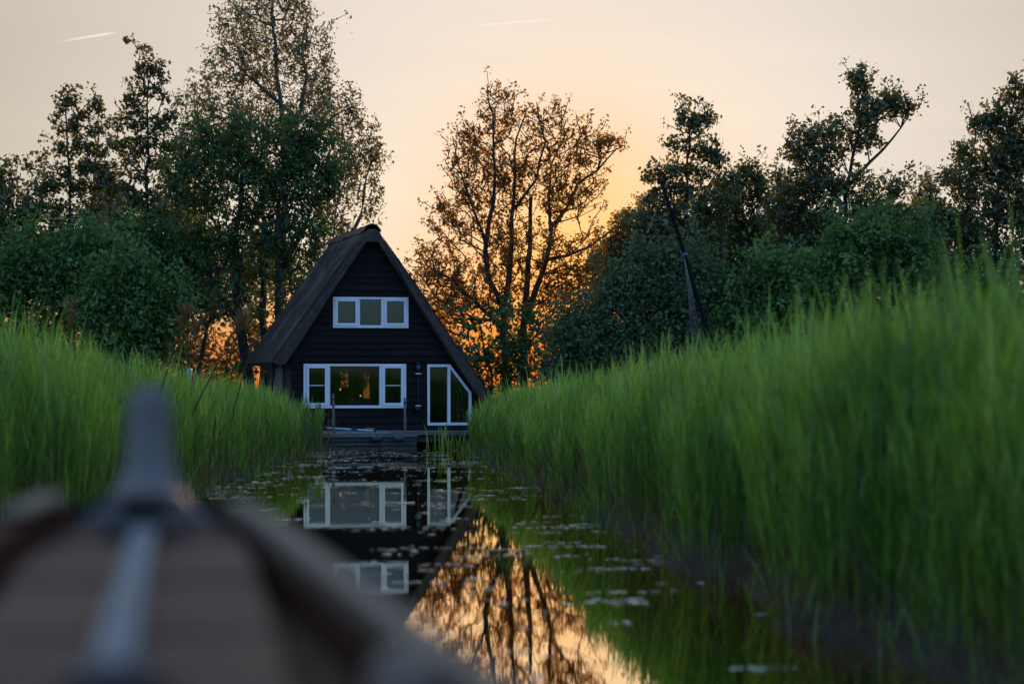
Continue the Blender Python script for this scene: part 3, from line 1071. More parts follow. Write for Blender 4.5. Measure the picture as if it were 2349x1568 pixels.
# breasthook that carries the stem into the deck
MB().prism([(-0.12, 1.155), (0.12, 1.155), (0.075, 1.185), (0.05, 1.215), (-0.05, 1.215), (-0.075, 1.185)], -0.16, -0.02).build('breasthook', M['stempaint'], boat, bevel=0.008)
MB().hexa([(-0.024, -1.6, dz(1.6) + 0.004), (0.024, -1.6, dz(1.6) + 0.004), (0.02, -0.34, dz(0.34) + 0.004), (-0.02, -0.34, dz(0.34) + 0.004),
           (-0.022, -1.6, dz(1.6) + 0.022), (0.022, -1.6, dz(1.6) + 0.022), (0.018, -0.34, dz(0.34) + 0.022), (-0.018, -0.34, dz(0.34) + 0.022)]).build('deck_strap', M['steel'], boat, bevel=0.004)
MB().lathe((0.0, -0.24, dz(0.24) - 0.002), [(0.065, 0), (0.065, 0.014), (0.036, 0.02), (0.034, 0.045), (0.046, 0.055), (0.04, 0.064)]).build('bitt', M['iron'], boat, True)
MB().tube([(0.05 * cos(a) + 0.01, -1.66 + 0.05 * sin(a), dz(1.66) + 0.012) for a in np.linspace(0, 6.28, 20)], 0.011, 8).build('ring_bolt', M['iron'], boat)
for sg in (1, -1):
    s = 1.72
    MB().lathe((sg * (half(s) - 0.065), -s, gz(s) - 0.06), [(0.03, 0), (0.036, 0.04), (0.034, 0.075), (0.02, 0.092)]).build('rowlock_block', M['gunwale'], boat, True)

# ------------------------------------------------------------------ leaning mast with ropes
mp_ = [P(1516, 412, 39), P(1539, 482, 39), P(1570, 582, 39), P(1602, 690, 39), P(1629, 780, 39), P(1666, 905, 39), P(1687, 975, 39)]
base = mp_[-1]
ms = tag(empty('leaning_mast', base), 'dark leaning spar with rope strands rising out of the right hand reeds', 'mast')
MB().tube([p - base for p in mp_], [0.026, 0.033, 0.037, 0.040, 0.042, 0.044, 0.044], 10).build('spar', M['mast'], ms, True)
MB().tube([P(1513, 405, 39) - base, mp_[0] - base + (0.001, 0, -0.03)], 0.036, 10).build('cap', M['blackmetal'], ms)
c0 = mp_[2] - base
MB().tube([c0 - np.array((0.004, 0, -0.02)), c0 + np.array((0.006, 0, -0.02))], 0.046, 12).build('collar', M['steel'], ms)
for k, ex in enumerate((1593, 1598, 1603, 1608, 1613)):
    MB().tube([c0 + (-0.01, -0.05, -0.03), P(1577 + k * 1.8, 650, 38.95) - base, P(ex - 6, 780, 38.9) - base, P(ex + 14, 930, 38.9) - base], 0.0035, 4).build('rope', M['rope'], ms)

# white marker box in the reeds at the left of the house, behind
wp = P(434, 866, 52)
wb = tag(empty('white_post', (wp[0], wp[1], 0.2)), 'small white post box on a pole behind the left reeds', 'post')
MB().box(-0.06, 0.06, -0.05, 0.05, 0.9, 1.35).build('box', M['white'], wb, bevel=0.01)
MB().tube([(0, 0, 0), (0, 0, 0.9)], 0.03, 8).build('pole', M['greywood'], wb)

# ------------------------------------------------------------------ trees
def leaf_quads(C, size, droop=0.0, aspect=0.62, flat=0.0):
    """Diamond-shaped leaves with a fold, random turn; C (n, 3)."""
    n = len(C)
    d = NP.normal(size=(n, 3)); d[:, 2] = d[:, 2] * (1 - flat) - droop
    d = unit(d)
    s = unit(np.cross(d, NP.normal(size=(n, 3))))
    nn = np.cross(d, s)
    L = (size * NP.uniform(0.6, 1.3, n))[:, None]
    W = L * aspect
    V = np.empty((n, 4, 3))
    V[:, 0] = C - d * L * 0.5
    V[:, 1] = C + s * W * 0.5 + nn * L * 0.12
    V[:, 2] = C + d * L * 0.5
    V[:, 3] = C - s * W * 0.5 + nn * L * 0.12
    return V


def tree(name, label, Y, base, stems, blobs, nclus, nleaf, size, leaf, bark='bark', droop=0.0, spread=0.2, weep=0.0, group=None,
         cat='tree', tipr=0.0065, deep=0.75, aspect=0.62):
    """stems: polylines of picture points with radii (px); blobs: (x, y, rx, ry, weight[, dy]) crown regions on the picture.
    Twigs grow from the nearest limb to scattered points of the crown; leaves sit round the twigs."""
    b0 = P(base[0], base[1], Y)
    gzz = float(land_h(np.array(b0[0]), np.array(float(Y))))
    b0[2] = max(gzz, 0.0) if Y < 74 else 0.1
    root = tag(empty(name, b0), label, cat, group)
    px = Y / F
    nodes, par, rad0 = [b0.copy()], [-1], [0.0]
    chains = []
    for si, stm in enumerate(stems):
        pts, r0, r1 = stm[0], stm[1] * px, stm[2] * px
        dy = stm[3] if len(stm) > 3 else 0.0
        poly = [P(x, y, Y) + np.array((0, dy * i / max(1, len(pts) - 1), 0)) for i, (x, y) in enumerate(pts)]
        if si == 0 or abs(poly[0][2] - b0[2]) < 1.2 and pts[0][1] > base[1] - 25:
            poly[0][2] = b0[2] - 0.1
        # resample with a little wander
        fine = []
        for a, c in zip(poly[:-1], poly[1:]):
            m_ = max(1, int(np.linalg.norm(c - a) / 0.35))
            for i in range(m_): fine.append(a + (c - a) * i / m_)
        fine.append(poly[-1])
        fine = np.array(fine)
        fine[1:-1] += NP.normal(0, 0.025, (len(fine) - 2, 3)) if len(fine) > 2 else 0
        rr_ = np.linspace(r0, r1, len(fine))
        chains.append((fine, rr_))
        for i, p in enumerate(fine):
            nodes.append(p); par.append(len(nodes) - 2 if i else -1); rad0.append(rr_[i])
    tw = np.array([q[4] * q[2] * q[3] for q in blobs]); tw /= tw.sum()
    pts = []
    ch = NP.choice(len(blobs), nclus, p=tw)
    for c in ch:
        q = blobs[c]
        v = NP.normal(size=3); v /= np.linalg.norm(v); v *= NP.random() ** (1 / 2.6)
        p = P(q[0] + v[0] * q[2], q[1] + v[1] * q[3], Y)
        p[1] += v[2] * q[2] * px * deep + (q[5] if len(q) > 5 else 0)
        p[2] = max(p[2], b0[2] + 0.15)
        pts.append(p)
    pts = np.array(pts)
    mid = pts.mean(0)
    shrub = cat == 'shrub'
    q = pts[NP.choice(len(pts), int(nclus * (0.28 if shrub else 0.16)))]      # shoots that break the outline
    dv = unit(q - mid) * 0.7 + np.array((0, 0, 0.0 if weep else 0.55)) + NP.normal(0, 0.25, q.shape)
    pts = np.concatenate([pts, q + unit(dv) * NP.uniform(0.15, 0.55, (len(q), 1)) * (1 + 1.3 * NP.random((len(q), 1)) ** 3 if shrub else 1.0)])
    pts[:, 2] = np.maximum(pts[:, 2], b0[2] + 0.15)
    nclus = len(pts)
    N0 = np.array(nodes)
    dm = np.min(((pts[:, None] - N0[None, ::3]) ** 2).sum(-1), 1) if len(N0) > 3 else ((pts - N0[0]) ** 2).sum(-1)
    pts = pts[np.argsort(dm)]
    NN = np.zeros((len(nodes) + nclus * 6, 3)); NN[:len(nodes)] = nodes
    cnt = len(nodes)
    twig_nodes, leafpos = [], []
    twc = []
    for p in pts:
        d = NN[:cnt] - p
        dist = np.sqrt((d ** 2).sum(1)) + np.maximum(d[:, 2] + (0.15 if weep == 0 else -0.3), 0) * 1.6
        j = int(np.argmin(dist))
        a = NN[j]
        ln = np.linalg.norm(p - a)
        m_ = int(min(5, max(1, ln / 0.3)))
        mid = (a + p) / 2 + np.array((NP.normal(0, 0.1), NP.normal(0, 0.1), 0.12)) * ln * 0.8
        path = [a]
        prev = j
        for i in range(1, m_ + 1):
            t = i / m_
            q = (1 - t) ** 2 * a + 2 * t * (1 - t) * mid + t * t * p
            NN[cnt] = q; par.append(prev); rad0.append(0.0); prev = cnt; cnt += 1
            path.append(q); leafpos.append((q, t))
        twc.append((path, j))
    # pipe-model radii
    load = np.zeros(cnt)
    for i in range(cnt - 1, 0, -1):
        load[i] += 1 if rad0[i] == 0 else 0
        if par[i] >= 0: load[par[i]] += load[i] * (1 if rad0[i] == 0 else 0)
    wood = MB()
    for fine, rr_ in chains:
        k = 8 if rr_[0] > 0.05 else 6
        wood.tube(list(fine - b0), list(rr_), k)
    ni = len(nodes)
    for path, j in twc:
        rs = [tipr * (1 + 0.33 * sqrt(load[i])) for i in range(ni, ni + len(path) - 1)]
        ni += len(path) - 1
        rs = [rs[0]] + rs
        wood.tube([q - b0 for q in path], rs, 4, cap=False)
    wood.build('trunk', M[bark], root, True)
    LP = np.array([q for q, t in leafpos])
    per = np.maximum(1, NP.poisson(nleaf, len(LP)))
    C = np.repeat(LP, per, 0)
    ct = np.repeat(NP.uniform(0.05, 0.95, len(LP)), per)
    szs = size * np.repeat(NP.uniform(0.72, 1.3, len(LP)), per)
    off = np.clip(NP.normal(0, spread, C.shape), -1.6 * spread, 1.6 * spread)
    if weep:
        off[:, 2] = -NP.exponential(weep, len(C)) + 0.05
        off[:, :2] *= 0.6
    C = C + off
    C[:, 2] = np.maximum(C[:, 2], b0[2] + 0.03)
    ct = np.clip(ct + NP.normal(0, 0.15, len(C)), 0, 1)
    quads('crown', leaf_quads(C - b0, szs, droop, aspect), ct, M[leaf], root)
    return root


def tiers(stem, y0, y1, w0, w1, step=34, wt=1.0, ry=15, seed=1, lean=0.25):
    """Crown regions as loose tiers of branches to either side of a stem; half-widths grow from w0 at the top to w1."""
    q = random.Random(seed)
    ys = [p[1] for p in stem][::-1]; xs = [p[0] for p in stem][::-1]
    out_ = [(float(np.interp(y0, ys, xs)), y0 - 4, 9, 20, wt * 1.4)]
    y = y0 + 10.0
    while y < y1:
        f = (y - y0) / (y1 - y0)
        xc = float(np.interp(y, ys, xs))
        for sg in (-1, 1):
            w = (w0 + (w1 - w0) * f ** 0.8) * q.uniform(0.55, 1.2)
            out_.append((xc + sg * w * 0.35, y + q.uniform(-6, 6), w * 0.38, ry * 1.1, wt * 1.2))
            out_.append((xc + sg * w * 0.8, y - w * lean + q.uniform(-8, 8), w * 0.30, ry * q.uniform(0.7, 1.1), wt))
        y += step * q.uniform(0.8, 1.2)
    return out_


TR = 'trees round the house'
# the alder in front of the sun
tree('alder_tree', 'broad open alder with several stems standing before the sunset glow', 57, (1190, 900),
     [([(1170, 905), (1160, 780), (1158, 700), (1172, 600), (1178, 500), (1180, 400), (1186, 320), (1205, 262)], 12, 1.6),
      ([(1205, 905), (1202, 800), (1205, 700), (1210, 600), (1216, 520), (1218, 450)], 12, 4, 0.3),
      ([(1205, 740), (1232, 660), (1252, 590), (1265, 520), (1302, 470), (1330, 415), (1370, 385), (1418, 335)], 8, 1.4, 0.5),
      ([(1160, 720), (1120, 640), (1115, 580), (1125, 500), (1130, 430), (1134, 350), (1128, 270), (1118, 200)], 7, 1.2, -0.5),
      ([(1120, 600), (1105, 530), (1075, 450), (1050, 380), (1040, 320)], 4, 1.2, -0.8),
      ([(1262, 530), (1258, 450), (1268, 380), (1290, 300), (1290, 235)], 4, 1.2, 0.8),
      ([(1252, 595), (1300, 585), (1360, 560), (1410, 520)], 5, 1.2, 0.6),
      ([(1180, 480), (1230, 410), (1250, 330), (1230, 240)], 4, 1.2, -0.6),
      ([(1158, 760), (1100, 700), (1040, 640), (980, 610)], 5, 1.2, -0.8)],
     [(1140, 265, 60, 75, 0.8), (1235, 290, 80, 60, 1.0), (1340, 330, 75, 55, 0.9), (1400, 335, 40, 25, 0.6), (1060, 330, 50, 50, 0.8), (1120, 400, 110, 80, 1.1), (1260, 410, 110, 70, 1.0),
      (1050, 500, 85, 60, 0.9), (1330, 450, 70, 60, 0.8), (1190, 540, 120, 90, 0.8), (1010, 600, 70, 60, 1.2), (1120, 650, 120, 80, 1.0), (1320, 620, 90, 90, 1.1), (1270, 700, 90, 80, 0.9), (1040, 700, 90, 70, 1.2)],
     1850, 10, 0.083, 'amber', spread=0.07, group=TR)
# dense undergrowth at its foot
tree('elder_shrub', 'dark shrub thicket at the foot of the broad alder right of the house', 55, (1130, 905),
     [([(1130, 905), (1120, 820), (1100, 740)], 4, 1.5), ([(1240, 905), (1250, 820), (1270, 750)], 4, 1.5)],
     [(1060, 790, 60, 70, 1.0), (1130, 830, 100, 70, 1.2), (1220, 800, 110, 80, 1.2), (1180, 740, 80, 60, 0.8), (1270, 860, 90, 40, 1.2), (1040, 860, 40, 40, 1.0), (1130, 885, 90, 30, 1.0)],
     260, 13, 0.12, 'chestnut', spread=0.14, group='shrubs under the trees', cat='shrub')
tree('elder_shrub', 'low twiggy bush just right of the thatch edge, lit from behind', 62, (1010, 900),
     [([(1010, 905), (1005, 820), (990, 740)], 4, 1.5)],
     [(985, 740, 60, 60, 1.0), (1010, 820, 70, 60, 1.0), (960, 640, 30, 50, 0.7)],
     150, 9, 0.11, 'autumn', spread=0.15, group='shrubs under the trees', cat='shrub')

# birch
tree('birch_tree', 'tall weeping birch rising above the thatch out of the picture', 63, (640, 880),
     [([(640, 885), (642, 700), (648, 560), (652, 450), (650, 330), (640, 220), (630, 100), (622, 0), (618, -60)], 14, 2),
      ([(648, 320), (690, 250), (700, 170), (692, 90), (700, 20)], 7, 1.5, 0.6),
      ([(640, 235), (590, 190), (545, 150), (505, 130)], 5, 1.2, -0.6),
      ([(652, 440), (590, 330), (530, 265), (460, 235)], 6, 1.2, 0.4),
      ([(652, 400), (720, 320), (770, 270), (810, 250)], 6, 1.2, -0.4),
      ([(735, 880), (745, 640), (760, 560), (765, 480), (790, 400), (800, 330)], 6, 1.5, 0.8),
      ([(790, 560), (830, 490), (838, 420), (850, 360), (860, 330)], 5, 1.5, 1.0)],
     [(620, -20, 90, 60, 1.0), (560, 60, 80, 70, 0.9), (700, 60, 60, 80, 0.9), (640, 130, 90, 80, 0.9), (520, 160, 70, 70, 0.9), (730, 170, 50, 80, 0.9), (450, 240, 60, 70, 0.9), (540, 270, 80, 60, 0.9),
      (660, 260, 100, 80, 0.8), (780, 240, 70, 60, 0.9), (800, 330, 60, 80, 1.0), (850, 340, 32, 60, 1.0), (760, 420, 70, 70, 0.9), (850, 440, 30, 60, 0.5), (760, 520, 50, 60, 0.8), (470, 330, 70, 50, 0.9)],
     1500, 13, 0.085, 'birch', 'birchbark', droop=0.9, spread=0.13, weep=0.28, group=TR)

# chestnut
tree('chestnut_tree', 'dense dark chestnut with drooping leaves left of the thatched roof', 55, (590, 880),
     [([(578, 890), (560, 800), (545, 700), (540, 560), (555, 430), (560, 330)], 16, 3),
      ([(608, 890), (606, 780), (600, 680), (605, 560), (590, 430)], 12, 3, 0.5),
      ([(640, 890), (638, 740), (640, 600), (640, 470), (660, 340)], 12, 3, -0.3),
      ([(545, 740), (510, 680), (470, 620), (430, 540)], 7, 2, 0.3),
      ([(640, 620), (690, 540), (720, 470), (750, 400)], 6, 2, -0.3)],
     [(600, 315, 120, 55, 1.2), (480, 330, 80, 60, 1.3), (700, 320, 80, 60, 1.1), (420, 400, 45, 50, 1.1), (530, 370, 90, 60, 1.0), (650, 390, 90, 60, 1.0), (450, 440, 70, 70, 1.2), (560, 430, 110, 80, 1.3), (690, 430, 90, 80, 1.2), (760, 400, 30, 50, 0.9), (470, 560, 80, 80, 1.1),
      (590, 560, 100, 80, 1.2), (690, 540, 70, 70, 0.9), (570, 840, 30, 40, 0.8), (600, 790, 30, 50, 0.6), (510, 660, 90, 50, 0.9), (640, 650, 60, 60, 0.7), (700, 620, 40, 50, 0.8), (600, 720, 80, 40, 0.4)],
     1050, 16, 0.135, 'chestnut', droop=0.9, spread=0.11, aspect=0.42, group=TR)

# slender alders at the left
tree('alder_tree', 'slender twin-topped alder at the far left of the tree row', 60, (165, 880),
     [([(163, 890), (162, 700), (160, 520), (160, 400), (155, 300), (150, 232)], 8, 1.2),
      ([(205, 890), (204, 700), (205, 520), (212, 400), (220, 300), (222, 235)], 7, 1.2, 0.5)],
     tiers([(163, 890), (160, 520), (155, 300), (150, 232)], 238, 500, 30, 112, step=42, seed=3, lean=0.42) + tiers([(205, 890), (205, 520), (220, 300), (222, 235)], 240, 480, 28, 75, step=42, seed=4, lean=0.42) + [(110, 500, 60, 40, 0.8), (200, 530, 80, 50, 0.9), (120, 570, 70, 50, 1.0)],
     620, 11, 0.11, 'alder', spread=0.08, group=TR)
tree('alder_tree', 'tall pointed alder left of the birch', 58, (335, 880),
     [([(333, 890), (332, 700), (335, 520), (337, 400), (340, 280), (338, 150)], 9, 1.2)],
     tiers([(333, 890), (335, 520), (340, 280), (338, 150)], 152, 470, 30, 95, step=44, seed=8, lean=0.45) + [(300, 490, 70, 50, 1.1), (390, 520, 60, 70, 1.2), (300, 560, 70, 50, 1.2)],
     620, 12, 0.11, 'alder', spread=0.08, group=TR)
tree('alder_tree', 'half-hidden alder cut by the left picture edge', 59, (5, 880),
     [([(5, 890), (8, 700), (6, 520), (5, 400)], 8, 1.5)],
     [(5, 430, 40, 50, 0.9), (20, 520, 60, 60, 1.0), (-50, 500, 60, 80, 1.0), (40, 600, 70, 60, 1.0), (70, 470, 35, 50, 0.6)],
     520, 12, 0.11, 'alder', spread=0.09, group=TR)

# shrubs at the left
SH = 'shrubs under the trees'
tree('leafy_shrub', 'wide dark green shrub at the left edge behind the reeds', 53, (90, 890),
     [([(90, 895), (90, 780), (80, 650)], 4, 1.5), ([(20, 895), (10, 760), (0, 650)], 4, 1.5), ([(160, 895), (170, 760), (180, 640)], 4, 1.5)],
     [(60, 620, 100, 90, 1.0), (170, 600, 100, 90, 1.0), (0, 700, 80, 90, 1.0), (120, 720, 110, 90, 1.0), (60, 820, 130, 60, 1.0), (230, 680, 60, 70, 1.0)],
     900, 17, 0.115, 'shrub', spread=0.15, group=SH, cat='shrub')
tree('leafy_shrub', 'rounded brighter green shrub left of the chestnut trunks', 51.5, (310, 890),
     [([(310, 895), (310, 790), (300, 690)], 4, 1.5), ([(350, 895), (360, 790), (370, 700)], 4, 1.5)],
     [(300, 640, 70, 60, 1.0), (250, 720, 60, 80, 1.0), (340, 720, 70, 80, 1.0), (300, 810, 100, 60, 1.0), (385, 690, 30, 50, 0.7)],
     620, 18, 0.115, 'shrub', spread=0.15, group=SH, cat='shrub')
tree('leafy_shrub', 'dark shrub between the tall alder and the chestnut', 56, (420, 890),
     [([(420, 895), (420, 760), (420, 640)], 4, 1.5)],
     [(420, 600, 60, 70, 1.0), (380, 590, 60, 60, 1.0), (440, 680, 45, 40, 0.8), (330, 600, 60, 60, 1.0)],
     300, 17, 0.13, 'chestnut', spread=0.16, group=SH, cat='shrub')
tree('crooked_tree', 'small crooked tree with a bare leaning trunk left of the house', 54, (455, 890),
     [([(452, 895), (458, 850), (464, 800), (476, 740), (500, 700)], 8, 3), ([(455, 860), (430, 820), (405, 800)], 3, 1.2), ([(476, 742), (440, 735), (410, 740)], 3, 1)],
     [(430, 740, 40, 30, 0.7), (500, 700, 50, 30, 0.9), (410, 790, 25, 25, 0.5)],
     60, 7, 0.12, 'alder', spread=0.15, group=TR)
tree('garden_bush', 'olive and orange bush glowing behind the crooked trunk', 66, (520, 890),
     [([(520, 895), (520, 830), (530, 760)], 3, 1.2), ([(440, 895), (430, 820), (440, 760)], 3, 1.2)],
     [(430, 800, 60, 60, 1.0), (520, 800, 80, 60, 1.0), (570, 740, 40, 60, 0.6), (480, 860, 110, 30, 1.2)],
     300, 10, 0.12, 'autumn', spread=0.17, group=SH, cat='shrub')
tree('garden_bush', 'olive bush behind the house seen through its back windows', 64, (830, 890),
     [([(800, 895), (800, 830), (810, 760)], 3, 1.2), ([(900, 895), (900, 820), (890, 760)], 3, 1.2)],
     [(760, 830, 80, 60, 1.0), (850, 830, 90, 60, 1.0), (930, 840, 60, 60, 1.0), (700, 820, 60, 80, 0.8)],
     650, 9, 0.10, 'autumn', spread=0.14, group=SH, cat='shrub')

# right side
tree('alder_tree', 'slim alder behind the top of the leaning mast', 58, (1575, 880),
     [([(1580, 890), (1578, 700), (1572, 560), (1572, 470), (1580, 400), (1585, 330), (1578, 262)], 8, 1.2),
      ([(1575, 520), (1620, 440), (1650, 380), (1665, 350)], 3, 1)],
     [(1575, 268, 40, 18, 0.9), (1618, 272, 28, 16, 0.8), (1590, 300, 36, 18, 0.8), (1550, 325, 40, 16, 0.9), (1600, 345, 30, 16, 0.7), (1640, 358, 32, 18, 0.9), (1540, 385, 55, 16, 1.0), (1610, 390, 50, 18, 0.9), (1500, 405, 40, 12, 0.9), (1560, 425, 60, 16, 0.9), (1560, 470, 80, 50, 0.9), (1640, 470, 50, 50, 0.8), (1500, 520, 70, 50, 1.0), (1590, 560, 90, 60, 1.0)],
     800, 11, 0.105, 'alder', spread=0.08, group=TR)
tree('alder_tree', 'low alder filling the gap between the alder and the leaning mast', 61, (1440, 880),
     [([(1440, 890), (1440, 740), (1430, 640), (1440, 560)], 6, 1.2)],
     [(1440, 520, 50, 50, 0.9), (1410, 590, 60, 50, 0.9), (1480, 580, 60, 50, 1.0), (1390, 660, 60, 50, 1.0), (1450, 660, 70, 60, 1.1)],
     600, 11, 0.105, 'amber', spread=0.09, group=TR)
tree('alder_tree', 'bushy alder between the leaning mast and the big right alder', 59, (1700, 880),
     [([(1700, 890), (1700, 740), (1705, 640), (1700, 540), (1705, 430)], 7, 1.2), ([(1640, 890), (1640, 760), (1635, 650), (1650, 550)], 5, 1.2), ([(1702, 700), (1730, 640), (1745, 560)], 4, 1.2)],
     [(1710, 400, 50, 30, 0.9), (1680, 450, 55, 45, 1.0), (1740, 440, 28, 45, 0.8), (1660, 530, 70, 50, 1.0), (1730, 530, 45, 50, 0.9), (1640, 610, 70, 50, 1.0), (1720, 620, 50, 60, 0.8), (1660, 680, 80, 50, 1.0)],
     800, 12, 0.105, 'alder', spread=0.09, group=TR)
tree('alder_tree', 'big spreading alder with a dark trunk, highest of the right hand trees', 56, (1930, 880),
     [([(1930, 890), (1932, 700), (1935, 560), (1938, 450), (1955, 360), (1972, 290), (1970, 220), (1985, 160)], 12, 1.3),
      ([(1848, 890), (1848, 700), (1848, 560), (1845, 470)], 7, 2, 0.4),
      ([(1942, 430), (2000, 370), (2050, 320), (2095, 255)], 5, 1.2, 0.4),
      ([(1935, 500), (1985, 480), (2040, 440)], 4, 1.2), ([(1935, 470), (1890, 420), (1850, 370), (1810, 340)], 5, 1.2)],
     [(1978, 190, 28, 45, 0.9), (1950, 175, 15, 20, 0.5), (1985, 255, 50, 35, 1.0), (2050, 240, 45, 28, 0.9), (2085, 250, 25, 14, 0.7), (1910, 300, 60, 30, 0.8), (1980, 320, 60, 35, 0.8), (1840, 320, 50, 22, 0.8), (1820, 350, 30, 18, 0.6), (1880, 360, 70, 35, 0.9),
      (1860, 430, 80, 45, 1.1), (1960, 420, 50, 40, 0.6), (2050, 430, 50, 30, 0.7), (1990, 480, 70, 40, 0.8), (1810, 490, 50, 50, 1.0), (1880, 520, 70, 50, 1.0), (2060, 510, 60, 50, 0.9), (1960, 560, 80, 40, 0.9), (1820, 590, 70, 60, 1.1)],
     1250, 12, 0.105, 'alder', spread=0.08, group=TR)
tree('alder_tree', 'leafy alder cut by the right picture edge', 54, (2290, 880),
     [([(2290, 890), (2290, 700), (2285, 560), (2290, 430), (2310, 330), (2330, 220)], 9, 1.5),
      ([(2230, 890), (2225, 700), (2230, 560), (2225, 440), (2240, 310)], 6, 1.3, 0.5), ([(2360, 890), (2360, 600), (2365, 400)], 8, 2)],
     [(2335, 220, 30, 50, 0.9), (2290, 280, 40, 40, 0.9), (2245, 290, 25, 40, 0.7), (2210, 360, 45, 35, 0.8), (2300, 370, 60, 60, 1.1), (2230, 430, 60, 50, 1.0), (2180, 400, 30, 30, 0.6), (2360, 330, 50, 80, 1.0), (2320, 480, 70, 70, 1.1), (2220, 540, 70, 60, 1.0),
      (2300, 600, 80, 60, 0.9), (2170, 500, 35, 50, 0.9), (2210, 640, 80, 60, 1.0), (2380, 500, 60, 100, 1.0)],
     1250, 13, 0.105, 'alder', spread=0.09, group=TR)
tree('alder_tree', 'background alder behind the gap between the left alders', 66, (255, 885),
     [([(255, 890), (255, 700), (255, 560), (255, 440)], 6, 1.2)],
     tiers([(255, 890), (255, 560), (255, 420)], 425, 600, 20, 70, seed=15) + [(250, 560, 90, 50, 1.0), (190, 600, 80, 50, 1.0), (330, 620, 80, 60, 1.0)],
     650, 11, 0.11, 'alder', spread=0.1, group=TR)
tree('alder_tree', 'background alder half hidden behind the dark chestnut', 67, (430, 885),
     [([(430, 890), (430, 700), (430, 560), (430, 440)], 6, 1.2)],
     [(420, 470, 60, 60, 1.0), (430, 580, 80, 70, 1.0), (520, 600, 90, 70, 1.0), (620, 620, 80, 80, 0.8)],
     520, 11, 0.11, 'alder', spread=0.1, group=TR)
tree('alder_tree', 'background alder behind the foot of the leaning mast', 67, (1650, 885),
     [([(1650, 890), (1650, 700), (1650, 560), (1650, 470)], 6, 1.2)],
     [(1640, 520, 80, 60, 1.0), (1580, 600, 90, 60, 1.0), (1700, 610, 90, 70, 1.0), (1620, 690, 120, 60, 1.0)],
     700, 11, 0.11, 'alder', spread=0.1, group=TR)
tree('alder_tree', 'background alder behind the trunk of the big right alder', 67, (1940, 885),
     [([(1940, 890), (1940, 700), (1940, 560), (1940, 500)], 6, 1.2)],
     [(1900, 560, 90, 60, 1.0), (1990, 570, 90, 60, 1.0), (2050, 620, 80, 60, 1.0), (1860, 640, 90, 60, 1.0)],
     600, 11, 0.11, 'alder', spread=0.1, group=TR)
tree('alder_tree', 'background alder closing the gap right of the broad alder', 66, (1490, 885),
     [([(1490, 890), (1490, 700), (1495, 560), (1490, 470)], 6, 1.2)],
     tiers([(1490, 890), (1495, 560), (1490, 450)], 455, 640, 25, 85, seed=12) + [(1440, 600, 70, 50, 1.0), (1530, 620, 70, 60, 1.0), (1480, 700, 100, 60, 1.0)],
     800, 11, 0.105, 'alder', spread=0.09, group=TR)
tree('alder_tree', 'background alder seen between the bushy alder and the big right alder', 67, (1790, 885),
     [([(1790, 890), (1785, 700), (1790, 560), (1785, 430)], 6, 1.2)],
     tiers([(1790, 890), (1790, 560), (1785, 410)], 415, 620, 25, 70, seed=13) + [(1780, 560, 70, 50, 1.0), (1780, 650, 90, 60, 1.0)],
     750, 11, 0.105, 'alder', spread=0.09, group=TR)
tree('alder_tree', 'background alder between the big right alder and the picture edge', 66, (2125, 885),
     [([(2125, 890), (2120, 700), (2125, 560), (2125, 440)], 6, 1.2)],
     tiers([(2125, 890), (2125, 560), (2125, 420)], 425, 620, 25, 70, seed=14) + [(2120, 540, 60, 50, 1.0), (2140, 620, 80, 60, 1.0), (2060, 560, 60, 60, 1.0)],
     750, 11, 0.105, 'alder', spread=0.09, group=TR)
tree('willow_shrub', 'wide grey-green willow bush right of the broad alder behind the reeds', 50, (1430, 900),
     [([(1430, 905), (1420, 800), (1400, 700)], 4, 1.5), ([(1500, 905), (1510, 800), (1500, 690)], 4, 1.5), ([(1360, 905), (1350, 820), (1340, 760)], 4, 1.5)],
     [(1500, 600, 70, 45, 0.8), (1570, 590, 60, 40, 0.7), (1430, 650, 70, 45, 0.8), (1620, 650, 60, 60, 0.9), (1480, 670, 90, 60, 1.0), (1400, 730, 100, 60, 1.0), (1340, 745, 40, 35, 0.7), (1540, 700, 90, 80, 1.0), (1640, 740, 60, 70, 1.0), (1360, 790, 90, 70, 1.0), (1470, 810, 140, 70, 1.0), (1580, 800, 90, 80, 1.0), (1340, 860, 100, 40, 1.0), (1310, 800, 40, 50, 0.8)],
     1700, 16, 0.095, 'willow', spread=0.13, group=SH, cat='shrub')
tree('leafy_shrub', 'small fresh green shrub behind the right reeds beside the mast', 50, (1770, 900),
     [([(1770, 905), (1770, 800), (1775, 690)], 4, 1.5)],
     [(1780, 640, 70, 45, 1.0), (1740, 700, 80, 60, 1.0), (1830, 700, 60, 60, 1.0), (1760, 790, 110, 80, 1.0), (1680, 770, 70, 80, 1.0)],
     700, 17, 0.125, 'shrub', spread=0.15, group=SH, cat='shrub')
tree('leafy_shrub', 'high dark rounded shrub below the big right alder', 51, (2010, 900),
     [([(1960, 905), (1960, 750), (1970, 620)], 4, 1.5), ([(2060, 905), (2060, 750), (2050, 600)], 4, 1.5)],
     [(2000, 560, 100, 70, 1.0), (2090, 600, 80, 80, 1.0), (1920, 620, 80, 70, 1.0), (1980, 700, 130, 90, 1.0), (2100, 720, 90, 90, 1.0), (1900, 770, 110, 90, 1.0), (2040, 820, 120, 60, 1.0)],
     1150, 17, 0.115, 'shrub', spread=0.15, group=SH, cat='shrub')
tree('leafy_shrub', 'dark shrub under the alder at the right picture edge', 51, (2260, 900),
     [([(2260, 905), (2260, 780), (2260, 680)], 4, 1.5)],
     [(2200, 720, 90, 80, 1.0), (2300, 730, 100, 90, 1.0), (2240, 830, 140, 70, 1.0)],
     650, 17, 0.12, 'shrub', spread=0.16, group=SH, cat='shrub')

